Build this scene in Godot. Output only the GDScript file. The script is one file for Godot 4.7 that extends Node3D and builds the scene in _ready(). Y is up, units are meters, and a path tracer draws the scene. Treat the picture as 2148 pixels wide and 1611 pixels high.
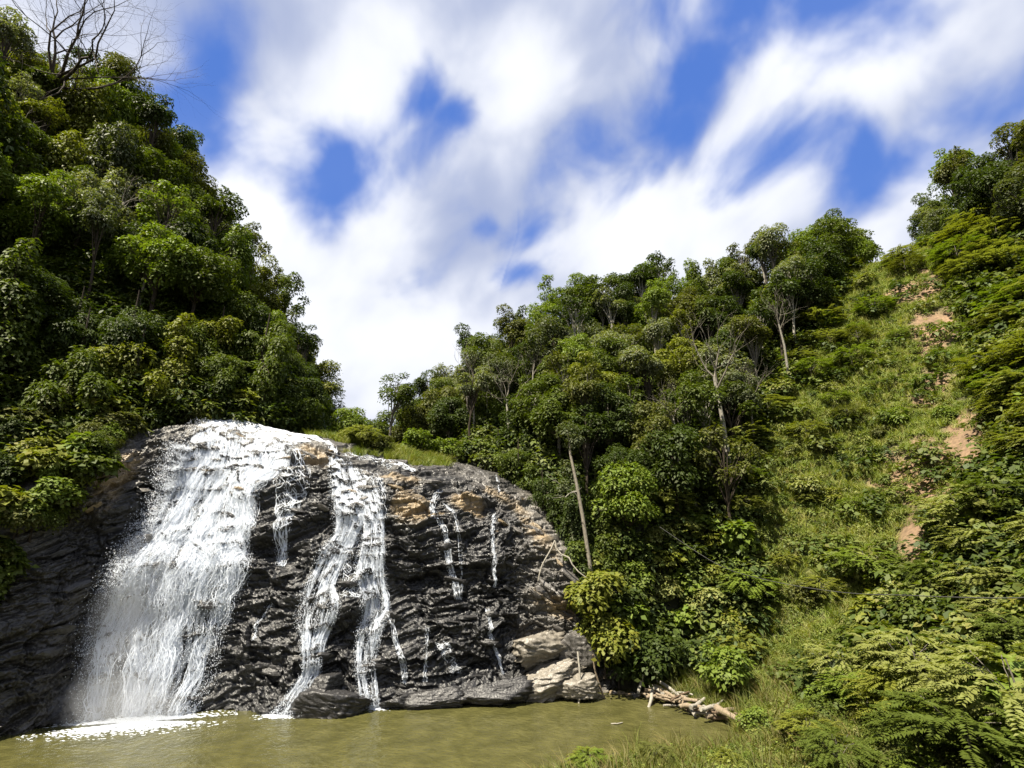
extends Node3D
# A waterfall on a dark rock face between two forested slopes, seen across its pool from a raised viewpoint.

const BASE := [Vector2(-46, -18), Vector2(-38, -28), Vector2(-31.8, -35.8), Vector2(-28.7, -39), Vector2(-23, -40.7), Vector2(-16, -40.7), Vector2(-10.3, -41.7), Vector2(-2.7, -42.7), Vector2(1, -44.3), Vector2(6.6, -44.7), Vector2(10, -45.5)]
const CREST := [Vector3(-50, 14, -26), Vector3(-43, 15, -35), Vector3(-37, 18, -41), Vector3(-33, 22, -47), Vector3(-27.5, 22.2, -49), Vector3(-19, 20.6, -50), Vector3(-11, 19.3, -52), Vector3(-4, 18.3, -54), Vector3(1.5, 16, -54), Vector3(7, 10, -51), Vector3(11, 5, -49)]
const SETBACK := [0.0, 0.06, 0.15, 0.25, 0.40, 0.62, 1.0, 1.6, 2.9]
const RISE := [0.0, 0.2, 0.4, 0.58, 0.76, 0.90, 1.0, 1.06, 1.15]
const RIGHT_FOOT := [Vector3(-4, .3, -14), Vector3(-2, .3, -25), Vector3(1, .3, -30), Vector3(6.5, .3, -32.3), Vector3(13, .3, -33.2), Vector3(14.8, .3, -38.3), Vector3(12, .3, -41.5), Vector3(10.5, .5, -44.5), Vector3(8.5, 2, -45.5), Vector3(8, 10, -50), Vector3(3, 16.5, -55), Vector3(-6, 20, -62), Vector3(-14, 21, -75), Vector3(-24, 25, -100), Vector3(-34, 30, -130)]
const LEFT_FOOT := [Vector3(-58, 8, -5), Vector3(-50, 14, -26), Vector3(-43, 15, -35), Vector3(-37, 18, -41), Vector3(-33, 22, -47), Vector3(-27.5, 22.5, -51), Vector3(-23, 22, -58), Vector3(-27, 23, -75), Vector3(-38, 26, -100), Vector3(-50, 30, -130)]
const LEFT_RIDGE := [Vector2(-400, 120), Vector2(-120, 90), Vector2(-90, 86), Vector2(-70, 80), Vector2(-53, 67), Vector2(-44, 57), Vector2(-33.5, 37), Vector2(-29, 30), Vector2(0, 27)]
const RIGHT_RIDGE := [Vector2(-60, 26), Vector2(-15, 28), Vector2(2, 38), Vector2(15, 47), Vector2(30, 47.5), Vector2(44, 48), Vector2(60, 49), Vector2(68, 50), Vector2(80, 59), Vector2(110, 70), Vector2(400, 100)]

var rng := RandomNumberGenerator.new()
var n_soft := FastNoiseLite.new()
var n_fine := FastNoiseLite.new()
var n_block := FastNoiseLite.new()
var names := {}
var M := {}

# ---------------------------------------------------------------- small helpers
func noise(seed_: int, freq: float, oct := 4, type := FastNoiseLite.TYPE_SIMPLEX_SMOOTH) -> FastNoiseLite:
	var n := FastNoiseLite.new()
	n.seed = seed_; n.frequency = freq; n.noise_type = type
	n.fractal_type = FastNoiseLite.FRACTAL_FBM; n.fractal_octaves = oct
	return n

func numbered(called: String) -> String:
	var k: int = names.get(called, -1) + 1
	names[called] = k
	return called if k == 0 else "%s_%03d" % [called, k]

func tag(o: Node, label: String, category: String, group := "", kind := "") -> Node:
	if label: o.set_meta("label", label)
	if category: o.set_meta("category", category)
	if group: o.set_meta("group", group)
	if kind: o.set_meta("kind", kind)
	return o

func base(called: String, at: Vector3, turn := 0.0) -> Node3D:
	var o := Node3D.new()
	o.name = numbered(called); add_child(o); o.position = at; o.rotation.y = turn
	return o

func part(called: String, mesh: Mesh, m: Material, parent: Node) -> MeshInstance3D:
	var o := MeshInstance3D.new()
	o.name = called if parent != self else numbered(called)
	o.mesh = mesh; o.material_override = m
	parent.add_child(o, true)
	return o

func lin(r: float, g: float, b: float) -> Color:
	return Color(r, g, b).linear_to_srgb()

func mat(c: Color, rough := 0.8, spec := 0.4) -> StandardMaterial3D:
	var m := StandardMaterial3D.new()
	m.albedo_color = c; m.roughness = rough; m.metallic_specular = spec
	return m

func leaf_mat(r: float, g: float, b: float, rough := 0.58) -> StandardMaterial3D:
	var m := mat(lin(r, g, b), rough, 0.36)
	m.vertex_color_use_as_albedo = true
	m.backlight_enabled = true; m.backlight = Color(0.85, 0.88, 0.45)
	m.cull_mode = BaseMaterial3D.CULL_DISABLED
	return m

func noise_tex(seed_: int, freq: float, lo: Color, hi: Color, size := 512, normal := false, bump := 4.0, oct := 5) -> NoiseTexture2D:
	var t := NoiseTexture2D.new()
	t.width = size; t.height = size; t.seamless = true
	t.noise = noise(seed_, freq, oct)
	if normal:
		t.as_normal_map = true; t.bump_strength = bump
	else:
		var g := Gradient.new(); g.set_color(0, lo); g.set_color(1, hi)
		t.color_ramp = g
	return t

class Geo:
	var v := PackedVector3Array()
	var n := PackedVector3Array()
	var c := PackedColorArray()
	var i := PackedInt32Array()
	func mesh() -> ArrayMesh:
		var a := []
		a.resize(Mesh.ARRAY_MAX)
		a[Mesh.ARRAY_VERTEX] = v; a[Mesh.ARRAY_NORMAL] = n; a[Mesh.ARRAY_INDEX] = i
		if c.size() == v.size() and c.size() > 0: a[Mesh.ARRAY_COLOR] = c
		var m := ArrayMesh.new()
		if v.size() > 0: m.add_surface_from_arrays(Mesh.PRIMITIVE_TRIANGLES, a)
		return m
	func leaf(p: Vector3, d: Vector3, up: Vector3, l: float, w: float, col: Color, out_n: Vector3) -> void:
		var s := d.cross(up).normalized() * (w * 0.5)
		var f := up * (w * 0.12)
		var k := v.size()
		v.append(p); v.append(p + d * (l * 0.45) + s + f); v.append(p + d * l - up * (l * 0.12)); v.append(p + d * (l * 0.45) - s + f)
		var nn := (up * 0.55 + out_n * 0.45).normalized()
		for q in 4: n.append(nn)
		c.append(col); c.append(col); c.append(col); c.append(col)
		i.append_array([k, k + 2, k + 1, k, k + 3, k + 2])
	func tube(pts: Array, radii: Array, sides := 6, col := Color.WHITE) -> void:
		var k := v.size()
		var cnt := pts.size()
		var side := Vector3(1, 0, 0.13).normalized()
		for a in cnt:
			var t: Vector3 = (pts[mini(a + 1, cnt - 1)] - pts[maxi(a - 1, 0)]).normalized()
			var s := (side - t * side.dot(t)).normalized()
			if absf(side.dot(t)) > 0.97: s = t.cross(Vector3.UP).normalized()
			side = s
			var b := t.cross(s)
			for q in sides:
				var an := TAU * q / sides
				var o := s * cos(an) + b * sin(an)
				v.append(pts[a] + o * radii[a]); n.append(o); c.append(col)
		for a in cnt - 1:
			for q in sides:
				var q2 := (q + 1) % sides
				var x := k + a * sides + q
				var y := k + a * sides + q2
				i.append_array([x, x + sides, y, y, x + sides, y + sides])
		for e in [0, cnt - 1]:
			var kk := v.size()
			var t2: Vector3 = (pts[1] - pts[0]).normalized() * (-1.0 if e == 0 else 1.0)
			for q in sides:
				v.append(v[k + e * sides + q]); n.append(t2); c.append(col)
			for q in range(1, sides - 1):
				if e == 0: i.append_array([kk, kk + q, kk + q + 1])
				else: i.append_array([kk, kk + q + 1, kk + q])

func rv() -> Vector3:
	var z := rng.randf_range(-1, 1)
	var a := rng.randf() * TAU
	var r := sqrt(1.0 - z * z)
	return Vector3(r * cos(a), z, r * sin(a))

func lookup(t: Array, x: float) -> float:
	for k in t.size() - 1:
		if x < t[k + 1].x:
			return lerpf(t[k].y, t[k + 1].y, clampf((x - t[k].x) / (t[k + 1].x - t[k].x), 0, 1))
	return t[-1].y

func spline(t: Array, a: float) -> Variant:
	var cnt := t.size()
	a = clampf(a, 0.0, cnt - 1 - 1e-5)
	var k := int(a)
	var f := a - k
	var p0 = t[maxi(k - 1, 0)]
	var p1 = t[k]
	var p2 = t[k + 1]
	var p3 = t[mini(k + 2, cnt - 1)]
	return 0.5 * ((2.0 * p1) + (p2 - p0) * f + (2.0 * p0 - 5.0 * p1 + 4.0 * p2 - p3) * (f * f) + (3.0 * p1 - p0 - 3.0 * p2 + p3) * (f * f * f))

# signed distance to a foot line (x, y) and the height of the line there
func foot(t: Array, x: float, z: float) -> Vector2:
	var best := 1e9
	var h := 0.0
	var wsum := 0.0
	var side := 0.0
	for k in t.size() - 1:
		var a: Vector3 = t[k]
		var b: Vector3 = t[k + 1]
		var dx := b.x - a.x
		var dz := b.z - a.z
		var f := clampf(((x - a.x) * dx + (z - a.z) * dz) / (dx * dx + dz * dz), 0, 1)
		var ex := x - a.x - dx * f
		var ez := z - a.z - dz * f
		var d := ex * ex + ez * ez
		var w := 1.0 / (d + 0.3)
		w *= w * w
		h += (a.y + (b.y - a.y) * f) * w; wsum += w
		if d < best:
			best = d; side = dx * (z - a.z) - dz * (x - a.x)
	return Vector2(sqrt(best) * (1.0 if side > 0 else -1.0), h / wsum)

func ground_h(x: float, z: float) -> float:
	var far := -z
	var r := foot(RIGHT_FOOT, x, z)
	var l := foot(LEFT_FOOT, x, z)
	var h := -3.0
	if far > 60.0 and r.x < 0 and l.x > 0: h = 18.4 + 0.09 * (minf(far, 200.0) - 50)
	if r.x > 0:
		var k := clampf((r.y - 0.3) / 8.0, 0, 1)
		var f := 0.22 * minf(r.x, 9) + 0.95 * maxf(0, r.x - 9)
		f *= clampf((far - 12.0) / 24.0, 0.08, 1.0)
		h = maxf(h, minf(r.y + f * (1 - k) + 1.05 * r.x * k, lookup(RIGHT_RIDGE, x) - 0.3 * clampf(far - 85, 0, 90)))
	if l.x < 0:
		h = maxf(h, minf(l.y - 1.4 * l.x, lookup(LEFT_RIDGE, x) - 0.25 * clampf(far - 75, 0, 90)))
	return h

func on_ground(x: float, z: float) -> Vector3:
	return Vector3(x, ground_h(x, z), z)

# ---------------------------------------------------------------- sky
func make_sky() -> PanoramaSkyMaterial:
	var W := 2048
	var Hh := 512
	var holes := [[-0.264, 0.611, -0.746, 5.0], [-0.225, 0.668, -0.709, 3.5], [-0.175, 0.696, -0.697, 3.0], [-0.174, 0.636, -0.752, 4.5], [-0.121, 0.67, -0.733, 2.5], [0.052, 0.493, -0.868, 2.2], [0.033, 0.539, -0.842, 2.4], [0.02, 0.454, -0.891, 1.8], [0.068, 0.573, -0.816, 3.2], [0.154, 0.601, -0.784, 4.0], [0.216, 0.63, -0.746, 3.6], [0.257, 0.663, -0.704, 3.6], [0.286, 0.696, -0.659, 3.6], [0.303, 0.73, -0.612, 4.5], [0.35, 0.745, -0.57, 5.5], [0.42, 0.73, -0.54, 5.5], [0.48, 0.71, -0.52, 5.0], [0.54, 0.652, -0.532, 4.5], [0.575, 0.617, -0.537, 3.5], [0.602, 0.58, -0.549, 3.0], [0.594, 0.538, -0.598, 2.5], [0.565, 0.537, -0.626, 2.0], [0.522, 0.545, -0.656, 2.6], [0.464, 0.572, -0.676, 2.8], [0.401, 0.592, -0.7, 3.0], [0.34, 0.615, -0.71, 3.0], [-0.45, 0.684, -0.573, 2.6], [-0.491, 0.607, -0.626, 3.0], [-0.466, 0.602, -0.648, 2.2], [-0.058, 0.545, -0.836, 1.6]]
	var bright := [[-0.393, 0.516, -0.761, 8.0], [-0.163, 0.364, -0.917, 9.0], [-0.286, 0.329, -0.9, 7.0], [0.246, 0.494, -0.834, 8.0], [0.426, 0.526, -0.736, 6.0], [0.517, 0.498, -0.696, 6.0], [0.013, 0.731, -0.682, 3.5], [-0.352, 0.599, -0.719, 5.0], [0.492, 0.648, -0.581, 5.0], [0.361, 0.503, -0.785, 7.0], [-0.461, 0.557, -0.691, 5.0]]
	var sw := 512
	var sh := 128
	var small := Image.create(sw, sh, false, Image.FORMAT_RGBAF)
	var far_n := noise(71, 1.6, 2)
	for y in sh:
		var el := PI * 0.5 * (1.0 - (y + 0.5) / sh)
		for x in sw:
			var az := TAU * (x + 0.5) / sw
			var d := Vector3(sin(az) * cos(el), sin(el), -cos(az) * cos(el))
			var hole := 0.0
			var br := 0.0
			var seen := d.z < -0.35 and d.y > 0.1
			if seen:
				for q in holes:
					var dd: float = 1.0 - (d.x * q[0] + d.y * q[1] + d.z * q[2])
					var rr: float = deg_to_rad(q[3]) * 1.6
					var e: float = dd * 2.0 / (rr * rr)
					if e < 6.0: hole = maxf(hole, exp(-e * 0.8))
				for q in bright:
					var dd: float = 1.0 - (d.x * q[0] + d.y * q[1] + d.z * q[2])
					var rr: float = deg_to_rad(q[3])
					var e: float = dd * 2.0 / (rr * rr)
					if e < 6.0: br = maxf(br, exp(-e) * 0.8)
			var w := smoothstep(-0.2, -0.45, d.z)
			var fn := far_n.get_noise_3dv(d)
			hole = maxf(hole, clampf((fn - 0.12) * 4.0, 0, 1) * (1.0 - w))
			br = lerpf(clampf(-fn * 2.0 + 0.2, 0, 1), br, w)
			small.set_pixel(x, y, Color(hole, br, 0, 1))
	small.resize(W, Hh, Image.INTERPOLATE_CUBIC)
	var big := Image.create(W, Hh * 2, false, Image.FORMAT_RGBF)
	var warp_a := noise(5, 2.6, 2)
	var warp_b := noise(6, 2.6, 2)
	var det := noise(9, 3.6, 7)
	var lum := noise(12, 2.4, 4)
	var horizon := Color(0.34, 0.36, 0.40)
	for y in Hh:
		var el := PI * 0.5 * (1.0 - (y + 0.5) / Hh)
		var ce := cos(el)
		var se := sin(el)
		var kx := int(22.0 / maxf(ce, 0.12))
		for x in W:
			var az := TAU * (x + 0.5) / W
			var d := Vector3(sin(az) * ce, se, -cos(az) * ce)
			var e := Vector3((d.x + d.y) * 0.64, (d.x - d.y) * 0.84, d.z * 0.85)
			var wx := warp_a.get_noise_3dv(e)
			var wy := warp_b.get_noise_3dv(e)
			var s := small.get_pixel((x + int(wx * kx) + W) % W, clampi(y + int(wy * 22.0), 0, Hh - 1))
			var f := det.get_noise_3dv(e + Vector3(wx, wy, wx) * 0.05)
			var open := smoothstep(0.36, 1.2, s.r * 1.0 + f * 0.95)
			var wl := 0.24 + 0.75 * s.g - 0.8 * f + 1.0 * lum.get_noise_3dv(e) - 0.25 * smoothstep(0.55, 0.9, se)
			var warm := 1.0 / (1.0 + exp(-4.6 * (wl - 0.36)))
			var cloud := Color(0.15, 0.175, 0.255).lerp(Color(0.37, 0.378, 0.40), warm)
			var blue := Color(0.026, 0.070, 0.235).lerp(Color(0.040, 0.095, 0.27), clampf(1.2 - se * 1.4, 0, 1))
			var c := cloud.lerp(blue, open * 0.95)
			if se < 0.2: c = c.lerp(horizon, 0.6 * (1.0 - se / 0.2))
			big.set_pixel(x, y, c)
	big.fill_rect(Rect2i(0, Hh, W, Hh), Color(0.12, 0.14, 0.10))
	var m := PanoramaSkyMaterial.new()
	m.panorama = ImageTexture.create_from_image(big)
	return m

# ---------------------------------------------------------------- rock face
const RA := 760
const RS := 420
const S_TOP := 1.143
var rock_p := PackedVector3Array()
var rock_n := PackedVector3Array()

func rock_base(a: float, s: float) -> Vector3:
	var b: Vector2 = spline(BASE, a)
	var t: Vector3 = spline(CREST, a)
	var f: float = spline(SETBACK, s * 7.0)
	var g: float = spline(RISE, s * 7.0)
	return Vector3(b.x + (t.x - b.x) * f, t.y * g, b.y + (t.z - b.y) * f)

func rock_at(a: float, s: float, lift := 0.0) -> Vector3:
	var x := clampf(a / 10.0 * RA, 0, RA - 0.001)
	var y := clampf(s / S_TOP * (RS - 12) + 12, 0, RS - 0.001)
	var i := int(x)
	var j := int(y)
	var fx := x - i
	var fy := y - j
	var k := i * (RS + 1) + j
	var p := rock_p[k].lerp(rock_p[k + RS + 1], fx).lerp(rock_p[k + 1].lerp(rock_p[k + RS + 2], fx), fy)
	return p + rock_n[k] * lift

func rock_normal(a: float, s: float) -> Vector3:
	var i := int(clampf(a / 10.0 * RA, 0, RA))
	var j := int(clampf(s / S_TOP * (RS - 12) + 12, 0, RS))
	return rock_n[i * (RS + 1) + j]

func make_rock() -> void:
	n_soft = noise(3, 0.09, 3)
	n_fine = noise(4, 0.9, 3)
	n_block.seed = 8; n_block.noise_type = FastNoiseLite.TYPE_CELLULAR; n_block.frequency = 1.0
	n_block.cellular_return_type = FastNoiseLite.RETURN_CELL_VALUE; n_block.cellular_jitter = 1.0
	var ledge := noise(21, 1.0, 3)
	var tan_n := noise(30, 0.16, 3)
	var cols := RS + 1
	var bp := PackedVector3Array()
	bp.resize((RA + 1) * cols)
	for i in RA + 1:
		var a := 10.0 * i / RA
		var b: Vector2 = spline(BASE, a)
		var t: Vector3 = spline(CREST, a)
		for j in cols:
			var s := (j - 12.0) / (RS - 12.0) * S_TOP
			if s <= 0.0:
				bp[i * cols + j] = Vector3(b.x, s * 60.0, b.y)
			else:
				var f: float = spline(SETBACK, s * 7.0)
				var g: float = spline(RISE, s * 7.0)
				bp[i * cols + j] = Vector3(b.x + (t.x - b.x) * f, t.y * g, b.y + (t.z - b.y) * f)
	var g2 := Geo.new()
	g2.v.resize(bp.size()); g2.n.resize(bp.size()); g2.c.resize(bp.size())
	var patches := [[6.2, 0.56, 0.16, 0.05, 1.0], [6.93, 0.60, 0.2, 0.03, 1.2], [8.2, 0.60, 0.26, 0.06, 0.7], [8.5, 0.33, 0.3, 0.05, 0.8], [5.95, 0.66, 0.35, 0.03, 1.0], [2.55, 0.62, 0.3, 0.10, 0.6], [4.95, 0.72, 0.2, 0.03, 0.5], [7.6, 0.7, 0.5, 0.04, 0.35], [2.8, 0.9, 0.35, 0.10, 0.35]]
	for i in RA + 1:
		var a := 10.0 * i / RA
		var i0 := maxi(i - 1, 0)
		var i1 := mini(i + 1, RA)
		for j in cols:
			var k := i * cols + j
			var p := bp[k]
			var j0 := maxi(j - 1, 0)
			var j1 := mini(j + 1, RS)
			var n := (bp[i1 * cols + j] - bp[i0 * cols + j]).cross(bp[i * cols + j1] - bp[i * cols + j0]).normalized()
			var s := (j - 12.0) / (RS - 12.0) * S_TOP
			var arc := a * 6.0
			var soft := n_soft.get_noise_3dv(p)
			var rag := ledge.get_noise_3dv(p * 0.30)
			var q := p.y + s * 4.0 - 0.10 * arc + soft * 1.8 + rag * 0.35
			var wa := arc + rag * 1.2 + soft * 2.0
			var cell := n_block.get_noise_2d(wa * 0.20, q * 0.50)
			var joint := n_block.get_noise_2d(wa * 0.34 + 90.0, q * 0.30 + 5.0)
			var cell2 := n_block.get_noise_2d(wa * 0.55 + 31.0, q * 1.1)
			var cell3 := n_block.get_noise_2d(wa * 1.3 + 7.0, q * 2.8)
			var cell4 := n_block.get_noise_2d(wa * 2.6 + 17.0, q * 7.5)
			var big := soft * 1.4
			var saw := fposmod(q * 0.55 + cell * 1.3, 1.0)
			var mid := (saw - 0.5) * 0.42 * clampf(0.35 + 1.6 * absf(rag), 0, 1)
			var blk := cell * 0.62 + joint * 0.55
			var blk2 := cell2 * 0.26 + cell3 * 0.10 + cell4 * 0.04
			var fine := n_fine.get_noise_3dv(Vector3(p.x, q * 1.8, p.z)) * 0.07
			var fade := lerpf(1.0, 0.5, smoothstep(0.62, 0.85, s)) * lerpf(1.0, 0.3, smoothstep(0.88, 1.0, s))
			var d := (big + mid + blk) * fade + blk2 * lerpf(fade, 1.0, 0.4) + fine
			# the step half way down on which the main fall breaks, and the shelf under the second one
			d += 1.5 * exp(-pow((s - 0.30) / 0.055, 2)) * exp(-pow((a - 3.65) / 0.8, 2))
			d -= 0.9 * exp(-pow((s - 0.34) / 0.06, 2)) * exp(-pow((a - 4.75) / 0.45, 2))
			d += 0.8 * exp(-pow((s - 0.245) / 0.03, 2)) * exp(-pow((a - 5.45) / 0.35, 2))
			d -= 0.7 * exp(-pow((s - 0.17) / 0.05, 2)) * exp(-pow((a - 5.5) / 0.4, 2))
			d += 1.3 * exp(-pow((s - 0.02) / 0.035, 2)) * exp(-pow((a - 5.55) / 0.42, 2))
			d += 0.9 * exp(-pow((s - 0.03) / 0.03, 2)) * exp(-pow((a - 6.9) / 0.9, 2))
			d += 1.2 * exp(-pow((s - 0.2) / 0.1, 2)) * exp(-pow((a - 2.3) / 0.4, 2))
			g2.v[k] = p + n * d
			# colour: dark wet gneiss, tan and grey where it is dry
			var tn := tan_n.get_noise_3dv(p)
			var v := 0.026 + 0.011 * tn + 0.010 * cell2 + 0.009 * cell3 + 0.006 * cell4
			var dry := smoothstep(0.55, 0.80, s) * 0.55 + smoothstep(7.5, 8.6, a) * 0.8 + 0.25 * smoothstep(2.9, 2.4, a)
			var grey := clampf(dry * (0.75 + tn * 1.2), 0, 1)
			var c := Color(v * 0.99, v, v * 1.07).lerp(Color(0.185, 0.172, 0.152) * (1.0 + 10.0 * (v - 0.030)), grey)
			var ta := 0.0
			for w in patches:
				ta = maxf(ta, w[4] * exp(-pow((a - w[0]) / w[2], 2) - pow((s - w[1]) / w[3], 2)))
			ta = clampf(ta * 1.5 + (tn * 1.6 + fine * 4.0 + cell3 * 0.25) * clampf(ta * 4.0, 0.0, 1.0) - 0.3, 0, 1)
			c = c.lerp(Color(0.40, 0.30, 0.175), ta * 0.85)
			c.r = maxf(c.r, 0.012); c.g = maxf(c.g, 0.012); c.b = maxf(c.b, 0.012)
			c.a = 1.0
			g2.c[k] = c
	for i in RA + 1:
		var i0 := maxi(i - 1, 0)
		var i1 := mini(i + 1, RA)
		for j in cols:
			var j0 := maxi(j - 1, 0)
			var j1 := mini(j + 1, RS)
			g2.n[i * cols + j] = (g2.v[i1 * cols + j] - g2.v[i0 * cols + j]).cross(g2.v[i * cols + j1] - g2.v[i * cols + j0]).normalized()
	for i in RA:
		for j in RS:
			var k := i * cols + j
			g2.i.append_array([k, k + 1, k + cols, k + cols, k + 1, k + cols + 1])
	rock_p = g2.v
	rock_n = g2.n
	var o := part("rock_face", g2.mesh(), M.rock, self)
	tag(o, "dark layered wet rock face that the falls run down", "cliff", "", "structure")
	# loose plates and blocks of the same rock, each a piece of its own
	var variants := []
	for k in 6: variants.append(stone_mesh(100 + k, Vector3(1, 0.34, 0.55), 0.16, 0.0, false))
	rng.seed = 44
	for k in 300:
		var a := rng.randf_range(1.9, 9.2)
		var s := rng.randf_range(0.0, 0.8)
		if a > 3.0 and a < 4.4 and rng.randf() < 0.6: continue
		var p := rock_at(a, s)
		var n := rock_normal(a, s)
		var along := (rock_at(a + 0.08, s) - rock_at(a - 0.08, s)).normalized()
		var sz := rng.randf_range(0.35, 0.95)
		var pm: Material = M.rock_dark if (s < 0.5 and a < 7.7) else M.rock_grey
		if s > 0.5 and rng.randf() < 0.3: pm = M.rock_tan
		var st := part("stone", variants[k % 6], pm, o)
		var up := (n.cross(along)).normalized()
		if up.y < 0: up = -up
		var bs := Basis(along, up, along.cross(up)).orthonormalized()
		bs = bs.rotated(along.cross(up).normalized(), rng.randf_range(-0.25, 0.1))
		st.transform = Transform3D(bs.scaled_local(Vector3(sz * rng.randf_range(0.8, 1.7), sz * rng.randf_range(0.6, 1.2), sz * 0.9)), p - n * 0.1 * sz)

# an angular stone: a block whose faces are cut by random planes, with bedding ridges
func stone_mesh(seed_: int, size: Vector3, rough: float, bands: float, fine: bool) -> ArrayMesh:
	var r := RandomNumberGenerator.new()
	r.seed = seed_
	var planes := []
	for k in 11:
		var z := r.randf_range(-1, 1)
		var a := r.randf() * TAU
		planes.append([Vector3(sqrt(1 - z * z) * cos(a), z, sqrt(1 - z * z) * sin(a)), r.randf_range(0.5, 0.9)])
	planes.append([Vector3(r.randf_range(-0.2, 0.2), 1, r.randf_range(-0.2, 0.2)).normalized(), r.randf_range(0.55, 0.8)])
	var nn := noise(seed_, 1.3, 4)
	var g := Geo.new()
	var nu := 72 if fine else 10
	var nv := 48 if fine else 6
	for y in nv + 1:
		var th := PI * y / nv
		for x in nu:
			var ph := TAU * x / nu
			var d := Vector3(sin(th) * cos(ph), cos(th), sin(th) * sin(ph))
			var l := 1.05
			for q in planes:
				var t: float = d.dot(q[0])
				if t > 0.05: l = minf(l, q[1] / t)
			l += nn.get_noise_3dv(d * 1.6) * rough
			var p := d * l
			if bands > 0.0:
				var bd := p.y * 4.5 + p.x * 1.4 + nn.get_noise_3dv(p * 0.8) * 1.6
				p += Vector3(p.x, p.y * 0.25, p.z) * bands * (pow(fposmod(bd, 1.0), 2.0) - 0.33) * (0.6 + nn.get_noise_3dv(p * 2.0))
			g.v.append(p * size); g.n.append(d); g.c.append(Color.WHITE)
	for y in nv:
		for x in nu:
			var a2 := y * nu + x
			var b2 := y * nu + (x + 1) % nu
			g.i.append_array([a2, a2 + nu, b2, b2, a2 + nu, b2 + nu])
	return shade(g, not fine)

func shade(g: Geo, flat: bool) -> ArrayMesh:
	var st := SurfaceTool.new()
	st.begin(Mesh.PRIMITIVE_TRIANGLES)
	st.set_smooth_group(-1 if flat else 0)
	for k in g.i:
		st.set_color(g.c[k]); st.add_vertex(g.v[k])
	if not flat: st.index()
	st.generate_normals()
	return st.commit()

# ---------------------------------------------------------------- falling water
func path_at(p: Array, t: float) -> Vector2:
	return spline(p, clampf(t, 0, 1) * (p.size() - 1))

func water_bed(c: Vector2) -> Vector3:
	return (rock_at(c.x, c.y) * 2.0 + rock_at(c.x, c.y + 0.022) + rock_at(c.x, c.y - 0.022) + rock_at(c.x + 0.05, c.y) + rock_at(c.x - 0.05, c.y)) / 6.0

# one ribbon of water that runs down the rock between two paths
func ribbon(g: Geo, pl: Array, pr: Array, w: float, t0: float, t1: float, steps: int, width: float, lift0: float, lift1: float, wob: float, hug := 0.0) -> void:
	var k := g.v.size()
	var prev := Vector3.ZERO
	var ph := rng.randf() * 20.0
	var pts := []
	var nrm := []
	for q in steps + 1:
		var t := lerpf(t0, t1, float(q) / steps)
		var l := path_at(pl, t)
		var r := path_at(pr, t)
		var c := l.lerp(r, clampf(w + wob * n_fine.get_noise_2d(ph, t * 9.0), -0.08, 1.08))
		var n := rock_normal(c.x, c.y)
		n = (n * 0.5 + Vector3(0, 0.2, 0.9)).normalized()
		pts.append(water_bed(c).lerp(rock_at(c.x, c.y), hug) + n * lerpf(lift0, lift1, float(q) / steps))
		nrm.append(n)
	for q in range(1, steps): pts[q] = (pts[q - 1] + pts[q] * 2.0 + pts[q + 1]) * 0.25
	for q in steps + 1:
		var d: Vector3 = (pts[mini(q + 1, steps)] - pts[maxi(q - 1, 0)]).normalized()
		var n: Vector3 = nrm[q]
		var s := d.cross(n).normalized()
		var f := float(q) / steps
		var ww := width * (0.35 + 0.65 * sin(PI * clampf(f * 0.9 + 0.08, 0, 1))) * (0.75 + 0.5 * rng.randf())
		g.v.append(pts[q] - s * ww * 0.5); g.v.append(pts[q] + n * ww * 0.25); g.v.append(pts[q] + s * ww * 0.5)
		g.n.append((n - s * 0.7).normalized()); g.n.append(n); g.n.append((n + s * 0.7).normalized())
	for q in steps:
		var a := k + q * 3
		g.i.append_array([a, a + 3, a + 1, a + 1, a + 3, a + 4, a + 1, a + 4, a + 2, a + 2, a + 4, a + 5])

func drop(g: Geo, p: Vector3, r: float) -> void:
	var k := g.v.size()
	var s := Vector3(r, r * rng.randf_range(1.0, 2.6), r)
	for d in [Vector3(0, 1, 0), Vector3(0.94, -0.33, 0), Vector3(-0.47, -0.33, 0.82), Vector3(-0.47, -0.33, -0.82)]:
		g.v.append(p + d * s); g.n.append(d)
	g.i.append_array([k, k + 1, k + 2, k, k + 2, k + 3, k, k + 3, k + 1, k + 1, k + 3, k + 2])

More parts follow.
